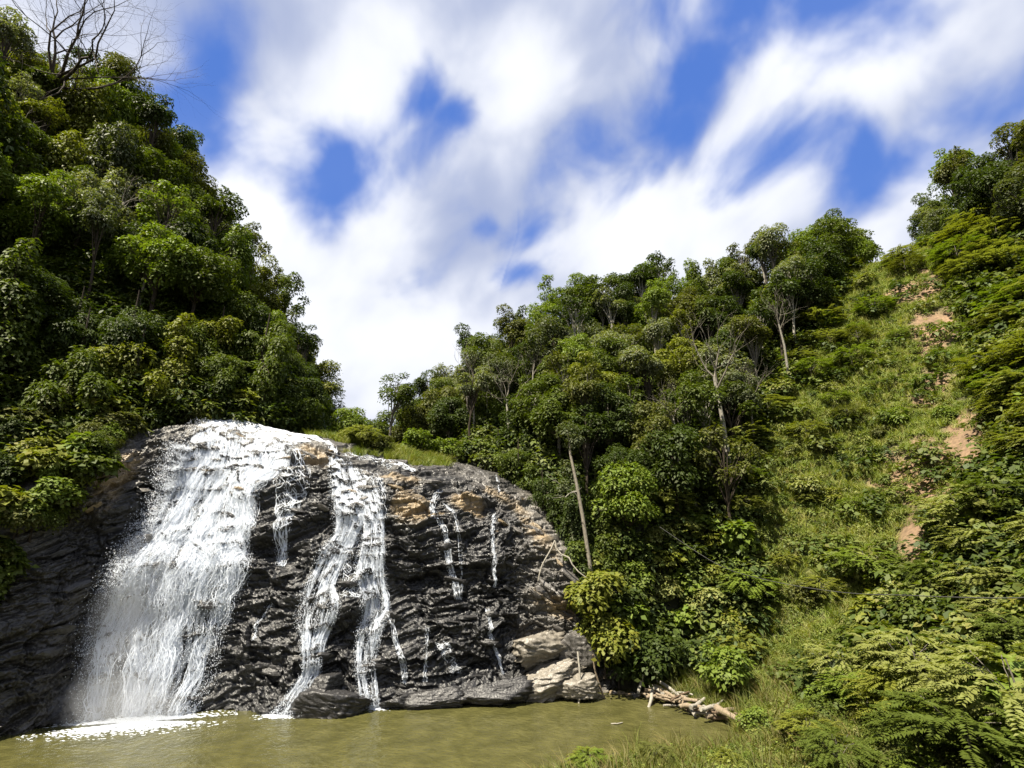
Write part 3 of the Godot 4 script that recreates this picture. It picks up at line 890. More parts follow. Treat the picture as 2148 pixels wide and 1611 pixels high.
func make_shrubs() -> void:
	rng.seed = 17
	var spots := []
	var tries := 0
	# lower right bank and the edge of the landslip
	while spots.size() < 190 and tries < 9000:
		tries += 1
		var x := rng.randf_range(6, 60)
		var z := rng.randf_range(-66, -24)
		var f := foot(RIGHT_FOOT, x, z)
		if f.x < 1.2 or x / -z > 1.1: continue
		var sl := in_slip(x, z)
		if sl > -0.5 and z < -39.0 + (x - 30.0) * 0.3: continue
		if z < -52 and sl < -4.0 and x < 45: continue
		if f.x < 8.0 and f.y < 0.5 and x < 21: continue
		if z > -34 and x < 19: continue
		var p := on_ground(x, z)
		var ok := true
		for s in spots:
			if s.distance_to(p) < 2.1:
				ok = false; break
		if ok: spots.append(p)
	for p in spots:
		var kind: String = pick(["feather0", "feather1", "feather2", "feather3", "feather0", "feather1", "bush0", "bush1", "bush2", "bigleaf0", "bigleaf1"])
		if p.x < 14: kind = pick(["bush0", "bush1", "bigleaf0", "drape0", "feather2", "bush2"])
		var leaf: String = pick(["leaf_yellow", "leaf_fern", "leaf_lime", "leaf_mid", "leaf_fern"])
		var s := rng.randf_range(0.7, 1.25)
		if kind.begins_with("drape"): s *= 0.6
		plant("shrub", kind, p - Vector3(0, 0.15, 0), Vector3(s, s * rng.randf_range(0.8, 1.2), s), leaf, "bark_grey", "%s %s %s shrub %s" % [size_of(s, 0.85, 1.08), form_of(kind), LOOK[leaf], zone_bank(p)], "shrub", "shrubs on the sunlit bank")
	# shrubs dotted on the slip and the far right slope
	for k in 380:
		var z := rng.randf_range(-74, -36)
		var x := rng.randf_range(24, 76)
		if x / -z > 1.25 or foot(RIGHT_FOOT, x, z).x < 3.5: continue
		var sl := in_slip(x, z)
		if sl < -14.0: continue
		if sl > 1.0 and (rng.randf() < 0.4 or earth(x, z) > 0.3): continue
		var kind: String = pick(["feather0", "feather1", "feather2", "bush0", "bush1", "bush2", "bigleaf0"])
		var leaf: String = pick(["leaf_yellow", "leaf_fern", "leaf_lime", "leaf_olive", "leaf_lime", "leaf_fern"])
		var s := rng.randf_range(0.4, 1.0)
		plant("shrub", kind, on_ground(x, z) - Vector3(0, 0.15, 0), Vector3(s, s, s), leaf, "bark_grey", "%s %s %s shrub growing %s the grassy landslip" % [size_of(s, 0.68, 0.88), form_of(kind), LOOK[leaf], "high on" if z < -60.0 else "midway on" if z < -48.0 else "low on"], "shrub", "shrubs on the landslip")
	# small shrubs on the near shore and in the lower corner of the bank
	for k in 46:
		var z := rng.randf_range(-36, -23)
		var x := rng.randf_range(1, 27)
		var f := foot(RIGHT_FOOT, x, z)
		if f.x < 0.8 or x / -z > 1.05: continue
		if x < 15 and rng.randf() < 0.45: continue
		var kind: String = pick(["bush0", "bush1", "bush2", "feather0", "feather3"])
		var leaf: String = pick(["leaf_yellow", "leaf_lime", "leaf_mid", "leaf_olive"])
		var s := rng.randf_range(0.22, 0.5) if x < 15 else rng.randf_range(0.4, 0.8)
		plant("shrub", kind, on_ground(x, z) - Vector3(0, 0.1, 0), Vector3(s, s, s), leaf, "bark_grey", "%s %s %s shrub %s" % [size_of(s, 0.32, 0.55), form_of(kind), LOOK[leaf], "in the grass of the near shore" if x < 15 else "in the shaded lower corner of the bank"], "shrub", "shrubs of the near shore")
	# left edge above the rock
	for k in 60:
		var a := rng.randf_range(0.6, 4.1)
		var t: Vector3 = spline(CREST, a)
		var x := t.x - rng.randf_range(0.0, 3.5)
		var z := t.z - rng.randf_range(0.0, 3.0) * (1.0 if a > 2.5 else 0.3)
		var kind: String = pick(["bush0", "bush1", "bush2", "drape0", "drape1", "bigleaf1"])
		var leaf: String = pick(["leaf_mid", "leaf_yellow", "leaf_deep", "leaf_olive", "leaf_yellow"])
		var s := rng.randf_range(0.7, 1.2)
		if kind.begins_with("drape"): s *= 0.6
		var p := on_ground(x, z); p.y = maxf(p.y, t.y - 0.6)
		plant("shrub", kind, p, Vector3(s, s, s), leaf, "bark_dark", "%s %s %s shrub hanging over the rock edge %s" % [size_of(s, 0.8, 1.05), form_of(kind), LOOK[leaf], "near the broad fall" if a > 3.0 else "above the buttress" if a > 1.8 else "below the jungle"], "shrub", "shrubs over the rock edge")

func make_rock_plants() -> void:
	rng.seed = 29
	# growth hanging on the upper part of the dark buttress and at the cliff corner
	for k in 96:
		var a := rng.randf_range(1.35, 2.6)
		var lo := lookup([Vector2(1.35, 0.26), Vector2(1.85, 0.34), Vector2(2.1, 0.47), Vector2(2.3, 0.57), Vector2(2.45, 0.69), Vector2(2.6, 0.82)], a)
		var s := rng.randf_range(lo, 1.02)
		var kind: String = pick(["bush0", "bush1", "bush2", "drape0", "drape1", "bigleaf1"])
		var leaf: String = pick(["leaf_mid", "leaf_yellow", "leaf_deep", "leaf_olive", "leaf_lime"])
		var z := rng.randf_range(0.6, 1.1)
		if kind.begins_with("drape"): z *= 0.55
		plant("shrub", kind, rock_at(a, s) - Vector3(0, 0.3, 0), Vector3(z, z, z), leaf, "bark_dark", "%s %s %s shrub rooted on the rock of the dark buttress" % [size_of(z, 0.7, 0.95), form_of(kind), LOOK[leaf]], "shrub", "shrubs on the dark buttress")
	for k in 40:
		var a := rng.randf_range(8.75, 9.9)
		var s := rng.randf_range(0.1, 1.0)
		if a < 9.1 and s < 0.35: continue
		var kind: String = pick(["bush0", "bush1", "bush2", "bigleaf0", "drape0"])
		var leaf: String = pick(["leaf_mid", "leaf_yellow", "leaf_lime", "leaf_yellow", "leaf_deep"])
		var z := rng.randf_range(0.6, 1.1)
		if kind.begins_with("drape"): z *= 0.5
		plant("shrub", kind, rock_at(a, s) - Vector3(0, 0.3, 0), Vector3(z, z, z), leaf, "bark_dark", "%s %s %s shrub clinging to the jointed cliff corner" % [size_of(z, 0.7, 0.95), form_of(kind), LOOK[leaf]], "shrub", "shrubs on the cliff corner")

func twig(g: Geo, p: Vector3, d: Vector3, l: float, r: float, depth: int, up: float) -> void:
	var pts := [p]
	var rad := [r]
	var q := p
	var dd := d
	for k in 3:
		dd = (dd + rv() * 0.28 + Vector3(0, up, 0)).normalized()
		q += dd * l / 3.0
		pts.append(q); rad.append(r * (1.0 - 0.17 * (k + 1)))
	g.tube(pts, rad, 5 if depth > 2 else 3)
	if depth <= 0: return
	var kids := 3 if depth > 1 else 2
	for k in kids:
		var b: Vector3 = pts[3] if k == 0 else pts[1 + rng.randi() % 3]
		twig(g, b, (dd + rv() * (0.45 if k == 0 else 0.95)).normalized(), l * rng.randf_range(0.6, 0.85), r * (0.55 if k == 0 else 0.42), depth - 1, up)

func log_thing(called: String, pts: Array, r0: float, r1: float, m: String, label: String, category: String, group := "") -> void:
	var g := Geo.new()
	var p := []
	var rad := []
	var n := 7
	for k in n:
		var f := float(k) / (n - 1)
		var c: Vector3 = spline(pts, f * (pts.size() - 1))
		p.append(c + rv() * r0 * 0.25 - pts[0]); rad.append(lerpf(r0, r1, f) * rng.randf_range(0.88, 1.12))
	g.tube(p, rad, 8)
	var o := part(called, g.mesh(), M[m], self)
	o.position = pts[0]
	tag(o, label, category, group)

func make_props() -> void:
	rng.seed = 55
	# boulders at the foot of the cliff corner
	var b := [
		["boulder", Vector3(2.2, 3.0, -44.9), Vector3(2.1, 1.7, 1.4), Vector3(0.1, 0.3, 0.22), "rock_pale", "pale layered boulder leaning on the face, topmost of the pale ones", 0.35],
		["boulder", Vector3(3.4, 1.35, -43.9), Vector3(2.8, 1.15, 1.5), Vector3(0.15, 0.2, 0.30), "rock_pale", "long slanting pale boulder above the waterline, under the layered one", 0.3],
		["boulder", Vector3(5.3, 0.7, -43.1), Vector3(1.9, 1.0, 1.2), Vector3(0.1, -0.2, 0.16), "rock_pale", "low pale boulder in the water beside the leaning stick", 0.3],
		["boulder", Vector3(5.6, 3.0, -44.9), Vector3(1.5, 1.6, 1.1), Vector3(0, 0.5, 0.1), "rock_grey", "grey boulder wedged under the bright bush at the cliff corner", 0.15],
		["boulder", Vector3(-12.4, 0.5, -40.0), Vector3(2.3, 1.15, 1.3), Vector3(0, 0.2, -0.05), "rock_dark", "wet black boulder between the feet of the two narrow falls", 0.15],
		["boulder", Vector3(-13.6, 1.5, -40.6), Vector3(1.5, 0.9, 1.0), Vector3(0, 0.9, 0.1), "rock_dark", "wet black rock behind the boulder of the narrow falls", 0.15],
		["boulder", Vector3(-5.6, 0.4, -41.5), Vector3(2.2, 0.75, 1.0), Vector3(0, -0.1, 0.12), "rock_dark", "low black waterline rock under the fan of trickles", 0.2],
		["boulder", Vector3(-1.6, 0.6, -42.2), Vector3(2.6, 0.95, 1.1), Vector3(0, 0.15, 0.14), "rock_dark", "long black waterline rock next to the pale boulders", 0.2],
		["boulder", Vector3(-8.0, 0.3, -41.4), Vector3(1.3, 0.6, 0.8), Vector3(0, 0.5, 0.0), "rock_dark", "small black waterline rock beside the straight narrow fall", 0.2]]
	var sd := 700
	for q in b:
		sd += 1
		var o := part(q[0], stone_mesh(sd, q[2] * 1.2, 0.10, q[6], true), M[q[4]], self)
		o.position = q[1]; o.rotation = q[3]
		tag(o, q[5], "boulder", "boulders at the waterline")
	# shore stones
	for k in 26:
		var f := k / 25.0
		var p := Vector3(lerpf(7.6, 11.2, f), 0.08, lerpf(-44.4, -43.4, f)) + Vector3(rng.randf_range(-0.3, 0.3), 0, rng.randf_range(-0.25, 0.25))
		var o := part("shore_stone", stone_mesh(800 + k, Vector3.ONE * rng.randf_range(0.1, 0.28) * Vector3(1.3, 0.7, 1), 0.1, 0.0, false), M[pick(["rock_pale", "rock_grey", "rock_tan"])], self)
		o.position = p
		tag(o, "small pale stone on the waterline between boulders and log pile", "stone", "stones along the waterline")
	for k in 9:
		var p := on_ground(5.6 + rng.randf() * 2.2, -31.8 - rng.randf() * 1.6) + Vector3(0, 0.12, 0)
		var o := part("bank_stone", stone_mesh(850 + k, Vector3(1.2, 0.8, 1) * rng.randf_range(0.18, 0.5), 0.1, 0.0, false), M[pick(["rock_grey", "rock_dark"])], self)
		o.position = p
		tag(o, "grey stone in the grass of the near shore", "stone", "stones in the shore grass")
	# driftwood pile
	for k in 46:
		var f := rng.randf()
		var c := Vector3(lerpf(10.3, 13.8, f), 0.15 + rng.randf() * 0.75, lerpf(-43.6, -38.9, f)) + Vector3(rng.randf_range(-0.7, 0.9), 0, rng.randf_range(-0.5, 0.5))
		var an := rng.randf_range(-0.5, 0.5) + (0.35 if rng.randf() < 0.5 else -0.7)
		var d := Vector3(cos(an), rng.randf_range(-0.12, 0.14), -sin(an))
		var l := rng.randf_range(0.9, 2.4)
		var r := rng.randf_range(0.06, 0.17)
		var m: String = pick(["wood_drift", "wood_brown", "wood_drift", "bark_pale"])
		var w: String = {"wood_drift": "tan", "wood_brown": "brown", "bark_pale": "bleached"}[m]
		log_thing("driftwood_log", [c - d * l * 0.5, c + rv() * 0.08, c + d * l * 0.5], r, r * rng.randf_range(0.6, 0.9), m, "%s %s %s log in the driftwood pile on the shore" % ["long" if l > 1.7 else "short", "thick" if r > 0.11 else "thin", w], "log", "logs of the driftwood pile")
	log_thing("driftwood_log", [Vector3(11.2, 1.2, -43.3), Vector3(12.2, 0.75, -41.4), Vector3(12.6, 0.1, -39.3)], 0.12, 0.09, "bark_pale", "longest bleached branch, lying across the driftwood pile into the water", "log", "logs of the driftwood pile")
	log_thing("driftwood_log", [Vector3(10.6, 0.75, -42.6), Vector3(10.3, 0.35, -41.9), Vector3(9.9, -0.1, -41.4)], 0.13, 0.12, "bark_pale", "stout bleached log end dipping into the pool from the driftwood pile", "log", "logs of the driftwood pile")
	log_thing("driftwood_log", [Vector3(10.2, 1.5, -43.6), Vector3(9.9, 0.9, -43.3), Vector3(9.6, 0.4, -43.0)], 0.13, 0.1, "bark_pale", "bleached forked stump end standing up behind the driftwood pile", "log", "logs of the driftwood pile")
	log_thing("fallen_log", [Vector3(13.9, 0.75, -38.7), Vector3(14.7, 0.75, -36.6), Vector3(15.3, 0.85, -34.2)], 0.23, 0.17, "wood_drift", "big weathered log lying on the grass bank past the driftwood pile", "log")
	log_thing("fallen_log", [Vector3(14.6, 0.9, -37.4), Vector3(15.5, 0.95, -35.8), Vector3(16.0, 1.0, -34.2)], 0.08, 0.05, "wood_brown", "thin brown log alongside the big weathered log", "log")
	log_thing("floating_stick", [Vector3(6.6, 0.03, -38.2), Vector3(7.0, 0.06, -38.1), Vector3(7.4, 0.05, -38.3)], 0.04, 0.03, "bark_pale", "small pale stick floating on the pool", "stick")
	# sticks standing in the water, branches on the rock
	log_thing("leaning_stick", [Vector3(5.1, 3.3, -43.0), Vector3(5.15, 1.6, -42.5), Vector3(4.95, -0.4, -42.2)], 0.07, 0.08, "bark_pale", "pale bare stick standing in the pool before the low boulder", "stick")
	log_thing("leaning_stick", [Vector3(6.3, 3.0, -43.2), Vector3(6.5, 1.6, -43.3), Vector3(7.1, -0.2, -43.4)], 0.07, 0.08, "wood_drift", "pale bent stick hanging from the bright bush to the shore", "stick")
	log_thing("bare_branch", [Vector3(3.8, 11.4, -46.2), Vector3(3.2, 10.4, -45.9), Vector3(2.6, 9.4, -45.6), Vector3(2.2, 8.2, -45.4)], 0.08, 0.05, "bark_pale", "bare pale branch hanging down the jointed cliff corner", "branch")
	log_thing("bare_branch", [Vector3(3.8, 11.4, -46.2), Vector3(4.0, 10.5, -46.0), Vector3(4.9, 10.0, -45.6), Vector3(5.3, 9.2, -45.3), Vector3(6.4, 8.4, -45.0)], 0.09, 0.04, "bark_pale", "bare crooked pale branch lying across the cliff corner", "branch")
	# leaning dead tree with a tuft of leaves
	var dt := base("dead_tree", Vector3(6.7, 10.5, -46.4))
	tag(dt, "leaning bare pale trunk at the cliff corner with a tuft at its top", "tree")
	var g := Geo.new()
	g.tube([Vector3(0.35, -3.5, 0.2), Vector3(-0.3, 3.0, -0.5), Vector3(-0.7, 6.0, -1.0), Vector3(-1.1, 8.6, -1.5), Vector3(-1.3, 11.2, -2.0)], [0.19, 0.17, 0.15, 0.12, 0.06], 8)
	part("trunk", g.mesh(), M.bark_weathered, dt)
	g = Geo.new()
	twig(g, Vector3(-0.6, 5.2, -0.9), Vector3(-1, -0.2, 0.4), 2.0, 0.07, 2, 0.05)
	part("limb", g.mesh(), M.bark_pale, dt)
	part("crown", crown_mesh(611, [[Vector3(-1.2, 10.8, -1.9), Vector3(1.1, 1.2, 0.9)], [Vector3(-0.7, 10.0, -1.5), Vector3(0.8, 0.8, 0.8)], [Vector3(-2.0, 5.4, -0.5), Vector3(0.6, 0.9, 0.5)]], 900, 0.3, 0.15, 0.6), M.leaf_grey, dt)
	# bare tree on the ridge
	rng.seed = 77
	var bt := base("bare_tree", on_ground(-66, -58))
	tag(bt, "leafless dark-limbed tree with fine twigs against the sky on the jungle ridge", "tree")
	var top: float = 73.5 - bt.position.y
	g = Geo.new()
	g.tube([Vector3(0, -1, 0), Vector3(0.3, top * 0.5, 0.2), Vector3(0, top, 0.3)], [0.5, 0.42, 0.3], 8)
	part("trunk", g.mesh(), M.bark_dark, bt)
	for q in [[Vector3(0.1, 1, 0), 7.0, 0.27], [Vector3(1, 0.25, 0.2), 9.0, 0.3], [Vector3(0.8, 0.6, 0), 8.0, 0.27], [Vector3(1, -0.1, 0.4), 9.0, 0.24], [Vector3(-0.7, 0.5, 0.3), 6.0, 0.2], [Vector3(0.45, 0.9, 0.5), 7.0, 0.22], [Vector3(1, 0.1, -0.2), 8.5, 0.22]]:
		g = Geo.new()
		twig(g, Vector3(0, top - 0.3, 0.3), q[0].normalized(), q[1], q[2], 5, 0.05)
		part("limb", g.mesh(), M.bark_dark, bt)
	# pale leafless or thin trees in the sunlit forest
	for q in [[Vector3(22.9, 18.5, -53), 16.0, 0.28, "tall forked pale tree with bare twiggy crown in the sunlit forest"], [Vector3(-5, 24, -66), 11.5, 0.2, "slim pale trunk standing clear behind the crest"], [Vector3(-0.3, 20, -61), 12.0, 0.24, "pale straight trunk with a broken top behind the crest"], [Vector3(33.4, 31, -58), 9.0, 0.16, "small crooked white branch-tree near the landslip edge"], [Vector3(3, 28.5, -66), 7.5, 0.16, "slim white snag midway up the forest behind the crest"], [Vector3(27, 20, -55.5), 10.0, 0.16, "thin leaning pale trunk near the tall forked pale tree"], [Vector3(17, 18, -51.5), 9.0, 0.15, "thin pale trunk below the forest, above the cliff corner"], [on_ground(-60, -50), 12.5, 0.24, "bare pale-twigged tree high on the shaded jungle slope"], [on_ground(-49, -54), 11.5, 0.2, "bare pale-twigged tree on the jungle slope above the broad fall"], [on_ground(-53, -41), 11.0, 0.2, "bare pale-twigged tree midway up the shaded jungle slope"], [on_ground(-42, -52), 10.5, 0.18, "small bare pale-twigged tree over the rock edge of the jungle"]]:
		var o := base("pale_tree", q[0])
		tag(o, q[3], "tree", "pale trunks in the forest")
		var hh: float = q[1]
		g = Geo.new()
		var t1 := Vector3(rng.randf_range(-0.6, 0.2), hh * 0.62, rng.randf_range(-0.5, 0.5))
		g.tube([Vector3(0, -0.8, 0), t1 * 0.5 + rv() * 0.15, t1], [q[2], q[2] * 0.8, q[2] * 0.6], 7)
		part("trunk", g.mesh(), M.bark_pale, o)
		for k in 4:
			g = Geo.new()
			twig(g, t1 * (1.0 if k < 2 else 0.85), Vector3(rng.randf_range(-0.7, 0.7), 1, rng.randf_range(-0.5, 0.5)).normalized(), hh * 0.22, q[2] * 0.4, 3, 0.12)
			part("limb", g.mesh(), M.bark_weathered, o)
	# big tree at the end of the ridge, close to the viewpoint
	rng.seed = 5
	plant("jungle_tree", "broad1", on_ground(-59, -44) - Vector3(0, 0.5, 0), Vector3(1.5, 2.35, 1.5), "leaf_deep", "bark_dark", "very tall dark green tree on the jungle slope before the leafless tree", "tree", "trees on the shaded slope")
	# dark creeper-hung trees along the tree edge of the crest slab
	for k in 30:
		var a := rng.randf_range(7.2, 9.3)
		var sv := rng.randf_range(0.94, 1.10) - 0.17 * clampf(a - 7.6, 0, 2)
		var kind: String = pick(["column0", "column1", "jungle0", "drape0", "bush1", "bush2"])
		var leaf: String = pick(["leaf_deep", "leaf_deep", "leaf_mid", "leaf_grey"])
		var z := rng.randf_range(0.5, 0.8) if not kind.begins_with("bush") else 1.1
		plant("forest_tree" if not kind.begins_with("bush") else "shrub", kind, rock_at(a, sv) - Vector3(0, 0.4, 0), Vector3(z, z, z), leaf, "bark_dark", "%s %s %s %s at the tree edge of the crest slab" % [size_of(z, 0.62, 0.75), form_of(kind), LOOK[leaf], "shrub" if kind.begins_with("bush") else "tree"], "shrub" if kind.begins_with("bush") else "tree", "plants along the tree edge of the slab")
	# cable across the bank
	var cg := Geo.new()
	var cp := [Vector3(12.2, 12.6, -43), Vector3(13.8, 10.3, -36), Vector3(14.1, 9.9, -30), Vector3(14.4, 10.0, -24), Vector3(13.9, 10.5, -19), Vector3(13.3, 11.1, -14), Vector3(13.1, 11.8, -11)]
	var pts := []
	var rad := []
	for k in 41:
		pts.append(spline(cp, 6.0 * k / 40.0)); rad.append(0.016)
	cg.tube(pts, rad, 5)
	tag(part("cable", cg.mesh(), M.cable, self), "thin sagging cable strung across the bank shrubs", "cable")
	# big rounded bush and others by the shore
	rng.seed = 66
	for q in [["bush0", Vector3(15.3, 1.6, -41.2), 1.25, "leaf_lime", "dense rounded bright green bush behind the driftwood pile"], ["bush1", Vector3(7.4, 2.2, -44.6), 1.5, "leaf_yellow", "bright yellow-green bush hanging beside the pale boulders"], ["bush2", Vector3(7.0, 5.6, -45.6), 1.5, "leaf_yellow", "yellow-green bush on the cliff corner above the hanging one"], ["bush1", Vector3(10.4, 0.8, -44.4), 1.5, "leaf_deep", "dark glossy bush at the waterline by the driftwood pile"], ["bush0", Vector3(8.6, 0.8, -45.2), 1.3, "leaf_deep", "dark glossy bush at the waterline next to the shore stones"], ["bush2", Vector3(12.6, 1.2, -44.2), 1.3, "leaf_deep", "dark bush above the driftwood pile"], ["bush2", Vector3(-10.4, 20.4, -57), 1.2, "leaf_lime", "bright green bush on the far slab behind the crest grass"], ["bush0", Vector3(-8.0, 20.2, -58), 1.1, "leaf_lime", "rounded lime-green bush at the tree edge of the slab"], ["bush1", Vector3(-16.2, 20.4, -52.5), 1.0, "leaf_yellow", "tufted yellow-green bush on the lip above the narrow falls"], ["feather1", Vector3(-15.4, 20.3, -51.8), 0.75, "leaf_fern", "feathery pale yellow-green bush on the lip above the narrow falls"], ["bush2", Vector3(-17.6, 20.6, -52.2), 0.8, "leaf_yellow", "low yellow-green bush on the lip, nearer the broad fall"], ["bush2", Vector3(-14.0, 20.0, -53), 0.8, "leaf_olive", "olive bush on the lip beside the tufted yellow-green one"]]:
		plant("shrub", q[0], q[1], Vector3.ONE * q[2], q[3], "bark_dark", q[4], "shrub", "single bushes round the falls")

func scatter(called: String, label: String, category: String, mesh: Mesh, m: Material, pts: Array, smin: float, smax: float, tint: Array) -> void:
	var mm := MultiMesh.new()
	mm.transform_format = MultiMesh.TRANSFORM_3D
	mm.use_colors = true
	mm.mesh = mesh
	mm.instance_count = pts.size()
	for k in pts.size():
		var s := rng.randf_range(smin, smax)
		var b := Basis(Vector3.UP, rng.randf() * TAU) * Basis(Vector3.RIGHT, rng.randf_range(-0.25, 0.25))
		mm.set_instance_transform(k, Transform3D(b.scaled_local(Vector3(s, s * rng.randf_range(0.7, 1.2), s)), pts[k]))
		var c: Color = tint[rng.randi() % tint.size()]
		var j := rng.randf_range(0.8, 1.2)
		mm.set_instance_color(k, Color(c.r * j, c.g * j, c.b * j))
	var o := MultiMeshInstance3D.new()
	o.name = numbered(called); o.multimesh = mm; o.material_override = m
	add_child(o)
	tag(o, label, category, "", "stuff")

const UNDERGROWTH := [Color(0.07, 0.10, 0.02), Color(0.10, 0.13, 0.026), Color(0.05, 0.075, 0.018), Color(0.13, 0.155, 0.038)]

func make_cover() -> void:
	rng.seed = 23
	var lo := lobes_dome(300, 0.35, 0.7, 5, 0.5, 0.45)
	var clump := crown_mesh(301, lo, 130, 0.26, 0.16, 0.2)
	var long_clump := crown_mesh(302, lo, 150, 0.30, 0.11, 1.0)
	var tuft := blade_mesh(303, 80, 0.4, 0.75, 0.026)
	var a := []
	var tries := 0
	while a.size() < 9000 and tries < 60000:
		tries += 1
		var x := rng.randf_range(-76, -22)
		var z := rng.randf_range(-86, -18)
		var f := foot(LEFT_FOOT, x, z)
		if f.x > 0.0 or f.x < -40 or x / z > 1.35: continue
		a.append(on_ground(x, z))
	scatter("undergrowth", "dense leafy undergrowth covering the shaded jungle slope", "undergrowth", long_clump, M.leaf_any, a, 0.9, 2.6, UNDERGROWTH)
	a = []
	tries = 0
	while a.size() < 10500 and tries < 60000:
		tries += 1
		var x := rng.randf_range(-26, 84)
		var z := rng.randf_range(-96, -26)
		var f := foot(RIGHT_FOOT, x, z)
		if f.x < 0.6 or x / -z > 1.32: continue
		if f.y < 0.5 and f.x < 7.0 and x < 20: continue
		if in_slip(x, z) > 0.0 and z < -40.0 and rng.randf() < 0.93: continue
		if z > -36.0 and x < 26.0: continue
		if f.x > 60: continue
		a.append(on_ground(x, z))
	scatter("undergrowth", "leafy undergrowth between the trees of the sunlit slope", "undergrowth", clump, M.leaf_any, a, 0.8, 2.5, UNDERGROWTH)
	a = []
	tries = 0
	while a.size() < 9000 and tries < 60000:
		tries += 1
		var z := rng.randf_range(-78, -34)
		var x := rng.randf_range(18, 76)
		if in_slip(x, z) < -1.5 or x / -z > 1.32 or foot(RIGHT_FOOT, x, z).x < 1: continue
		if earth(x, z) > 0.35 and rng.randf() < 0.9: continue
		a.append(on_ground(x, z))
	scatter("slope_grass", "yellow-green grass on the open landslip slope", "grass", tuft, M.leaf_any, a, 0.6, 1.4, [Color(0.18, 0.225, 0.055), Color(0.22, 0.25, 0.075), Color(0.15, 0.195, 0.045), Color(0.26, 0.26, 0.10)])
	a = []
	tries = 0
	while a.size() < 5200 and tries < 60000:
		tries += 1
		var x := rng.randf_range(-2, 24)
		var z := rng.randf_range(-45, -24)
		var f := foot(RIGHT_FOOT, x, z)
		if f.x < 0.15 or f.x > 10 or f.y > 0.6: continue
		if n_soft.get_noise_2d(x * 5.0, z * 5.0) < -0.15 and rng.randf() < 0.8: continue
		a.append(on_ground(x, z))
	scatter("bank_grass", "tall green grass along the near shore of the pool", "grass", tuft, M.leaf_any, a, 0.45, 1.05, [Color(0.12, 0.15, 0.028), Color(0.17, 0.18, 0.04), Color(0.09, 0.12, 0.022), Color(0.20, 0.18, 0.07), Color(0.13, 0.17, 0.03)])
	a = []
	tries = 0
	while a.size() < 8000 and tries < 60000:
		tries += 1
		var z := rng.randf_range(-78, -26)
		var x := rng.randf_range(2, 76)
		var f := foot(RIGHT_FOOT, x, z)
		if x / -z > 1.3 or f.x < 0.8: continue
		var near: bool = z > -37.0 and x < 34.0
		if not near and (in_slip(x, z) < -2.0 or rng.randf() < 0.3): continue
		if near and rng.randf() < 0.5: continue
		if earth(x, z) > 0.38 and rng.randf() < 0.9: continue
		a.append(on_ground(x, z))
	scatter("low_weeds", "low leafy weeds among the grass of the landslip and the shore", "undergrowth", clump, M.leaf_any, a, 0.25, 0.8, [Color(0.14, 0.18, 0.035), Color(0.20, 0.22, 0.06), Color(0.10, 0.14, 0.028), Color(0.17, 0.20, 0.04)])
	var reed := blade_mesh(304, 16, 0.35, 1.7, 0.022)
	a = []
	tries = 0
	while a.size() < 700 and tries < 60000:
		tries += 1
		var x := rng.randf_range(-1, 24)
		var z := rng.randf_range(-45, -25)
		var f := foot(RIGHT_FOOT, x, z)
		if f.x < 0.0 or f.x > 7 or f.y > 0.6 or n_soft.get_noise_2d(x * 4.0 + 50.0, z * 4.0) < 0.05: continue
		a.append(on_ground(x, z))
	scatter("tall_weeds", "tall thin weed stems standing along the near shore", "grass", reed, M.leaf_any, a, 0.7, 1.3, [Color(0.10, 0.11, 0.03), Color(0.16, 0.14, 0.06), Color(0.12, 0.15, 0.03)])
	a = []
	for k in 1500:
		var q := rng.randf_range(4.85, 6.6)
		var sv := rng.randf_range(0.80, 1.06)
		var edge := lookup([Vector2(4.8, 0.98), Vector2(5.1, 0.90), Vector2(5.5, 0.88), Vector2(5.9, 0.85), Vector2(6.3, 0.84), Vector2(6.6, 0.9)], q)
		if sv < edge + 0.25 * n_fine.get_noise_2d(q * 9.0, sv * 20.0): continue
		if n_soft.get_noise_2d(q * 60.0, sv * 160.0) < -0.12: continue
		a.append(rock_at(q, sv) - Vector3(0, 0.05, 0))
	scatter("crest_grass", "tufted yellow-green grass on the lip above the narrow falls", "grass", tuft, M.leaf_any, a, 0.8, 1.9, [Color(0.13, 0.155, 0.03), Color(0.10, 0.14, 0.025), Color(0.16, 0.17, 0.04)])

func earth(x: float, z: float) -> float:
	var e := 0.0
	for q in [[51.3, -57.6, 3.0], [47.8, -52.7, 2.6], [42.7, -48.7, 2.4], [36.3, -44.6, 3.4], [35.6, -40.0, 3.6], [32.9, -41.0, 2.8], [33.3, -37.3, 2.4], [39.5, -43.5, 2.4]]:
		e = maxf(e, exp(-((x - q[0]) * (x - q[0]) + (z - q[1]) * (z - q[1])) / (q[2] * q[2])))
	return e + 0.6 * n_soft.get_noise_2d(x * 4.0, z * 4.0)

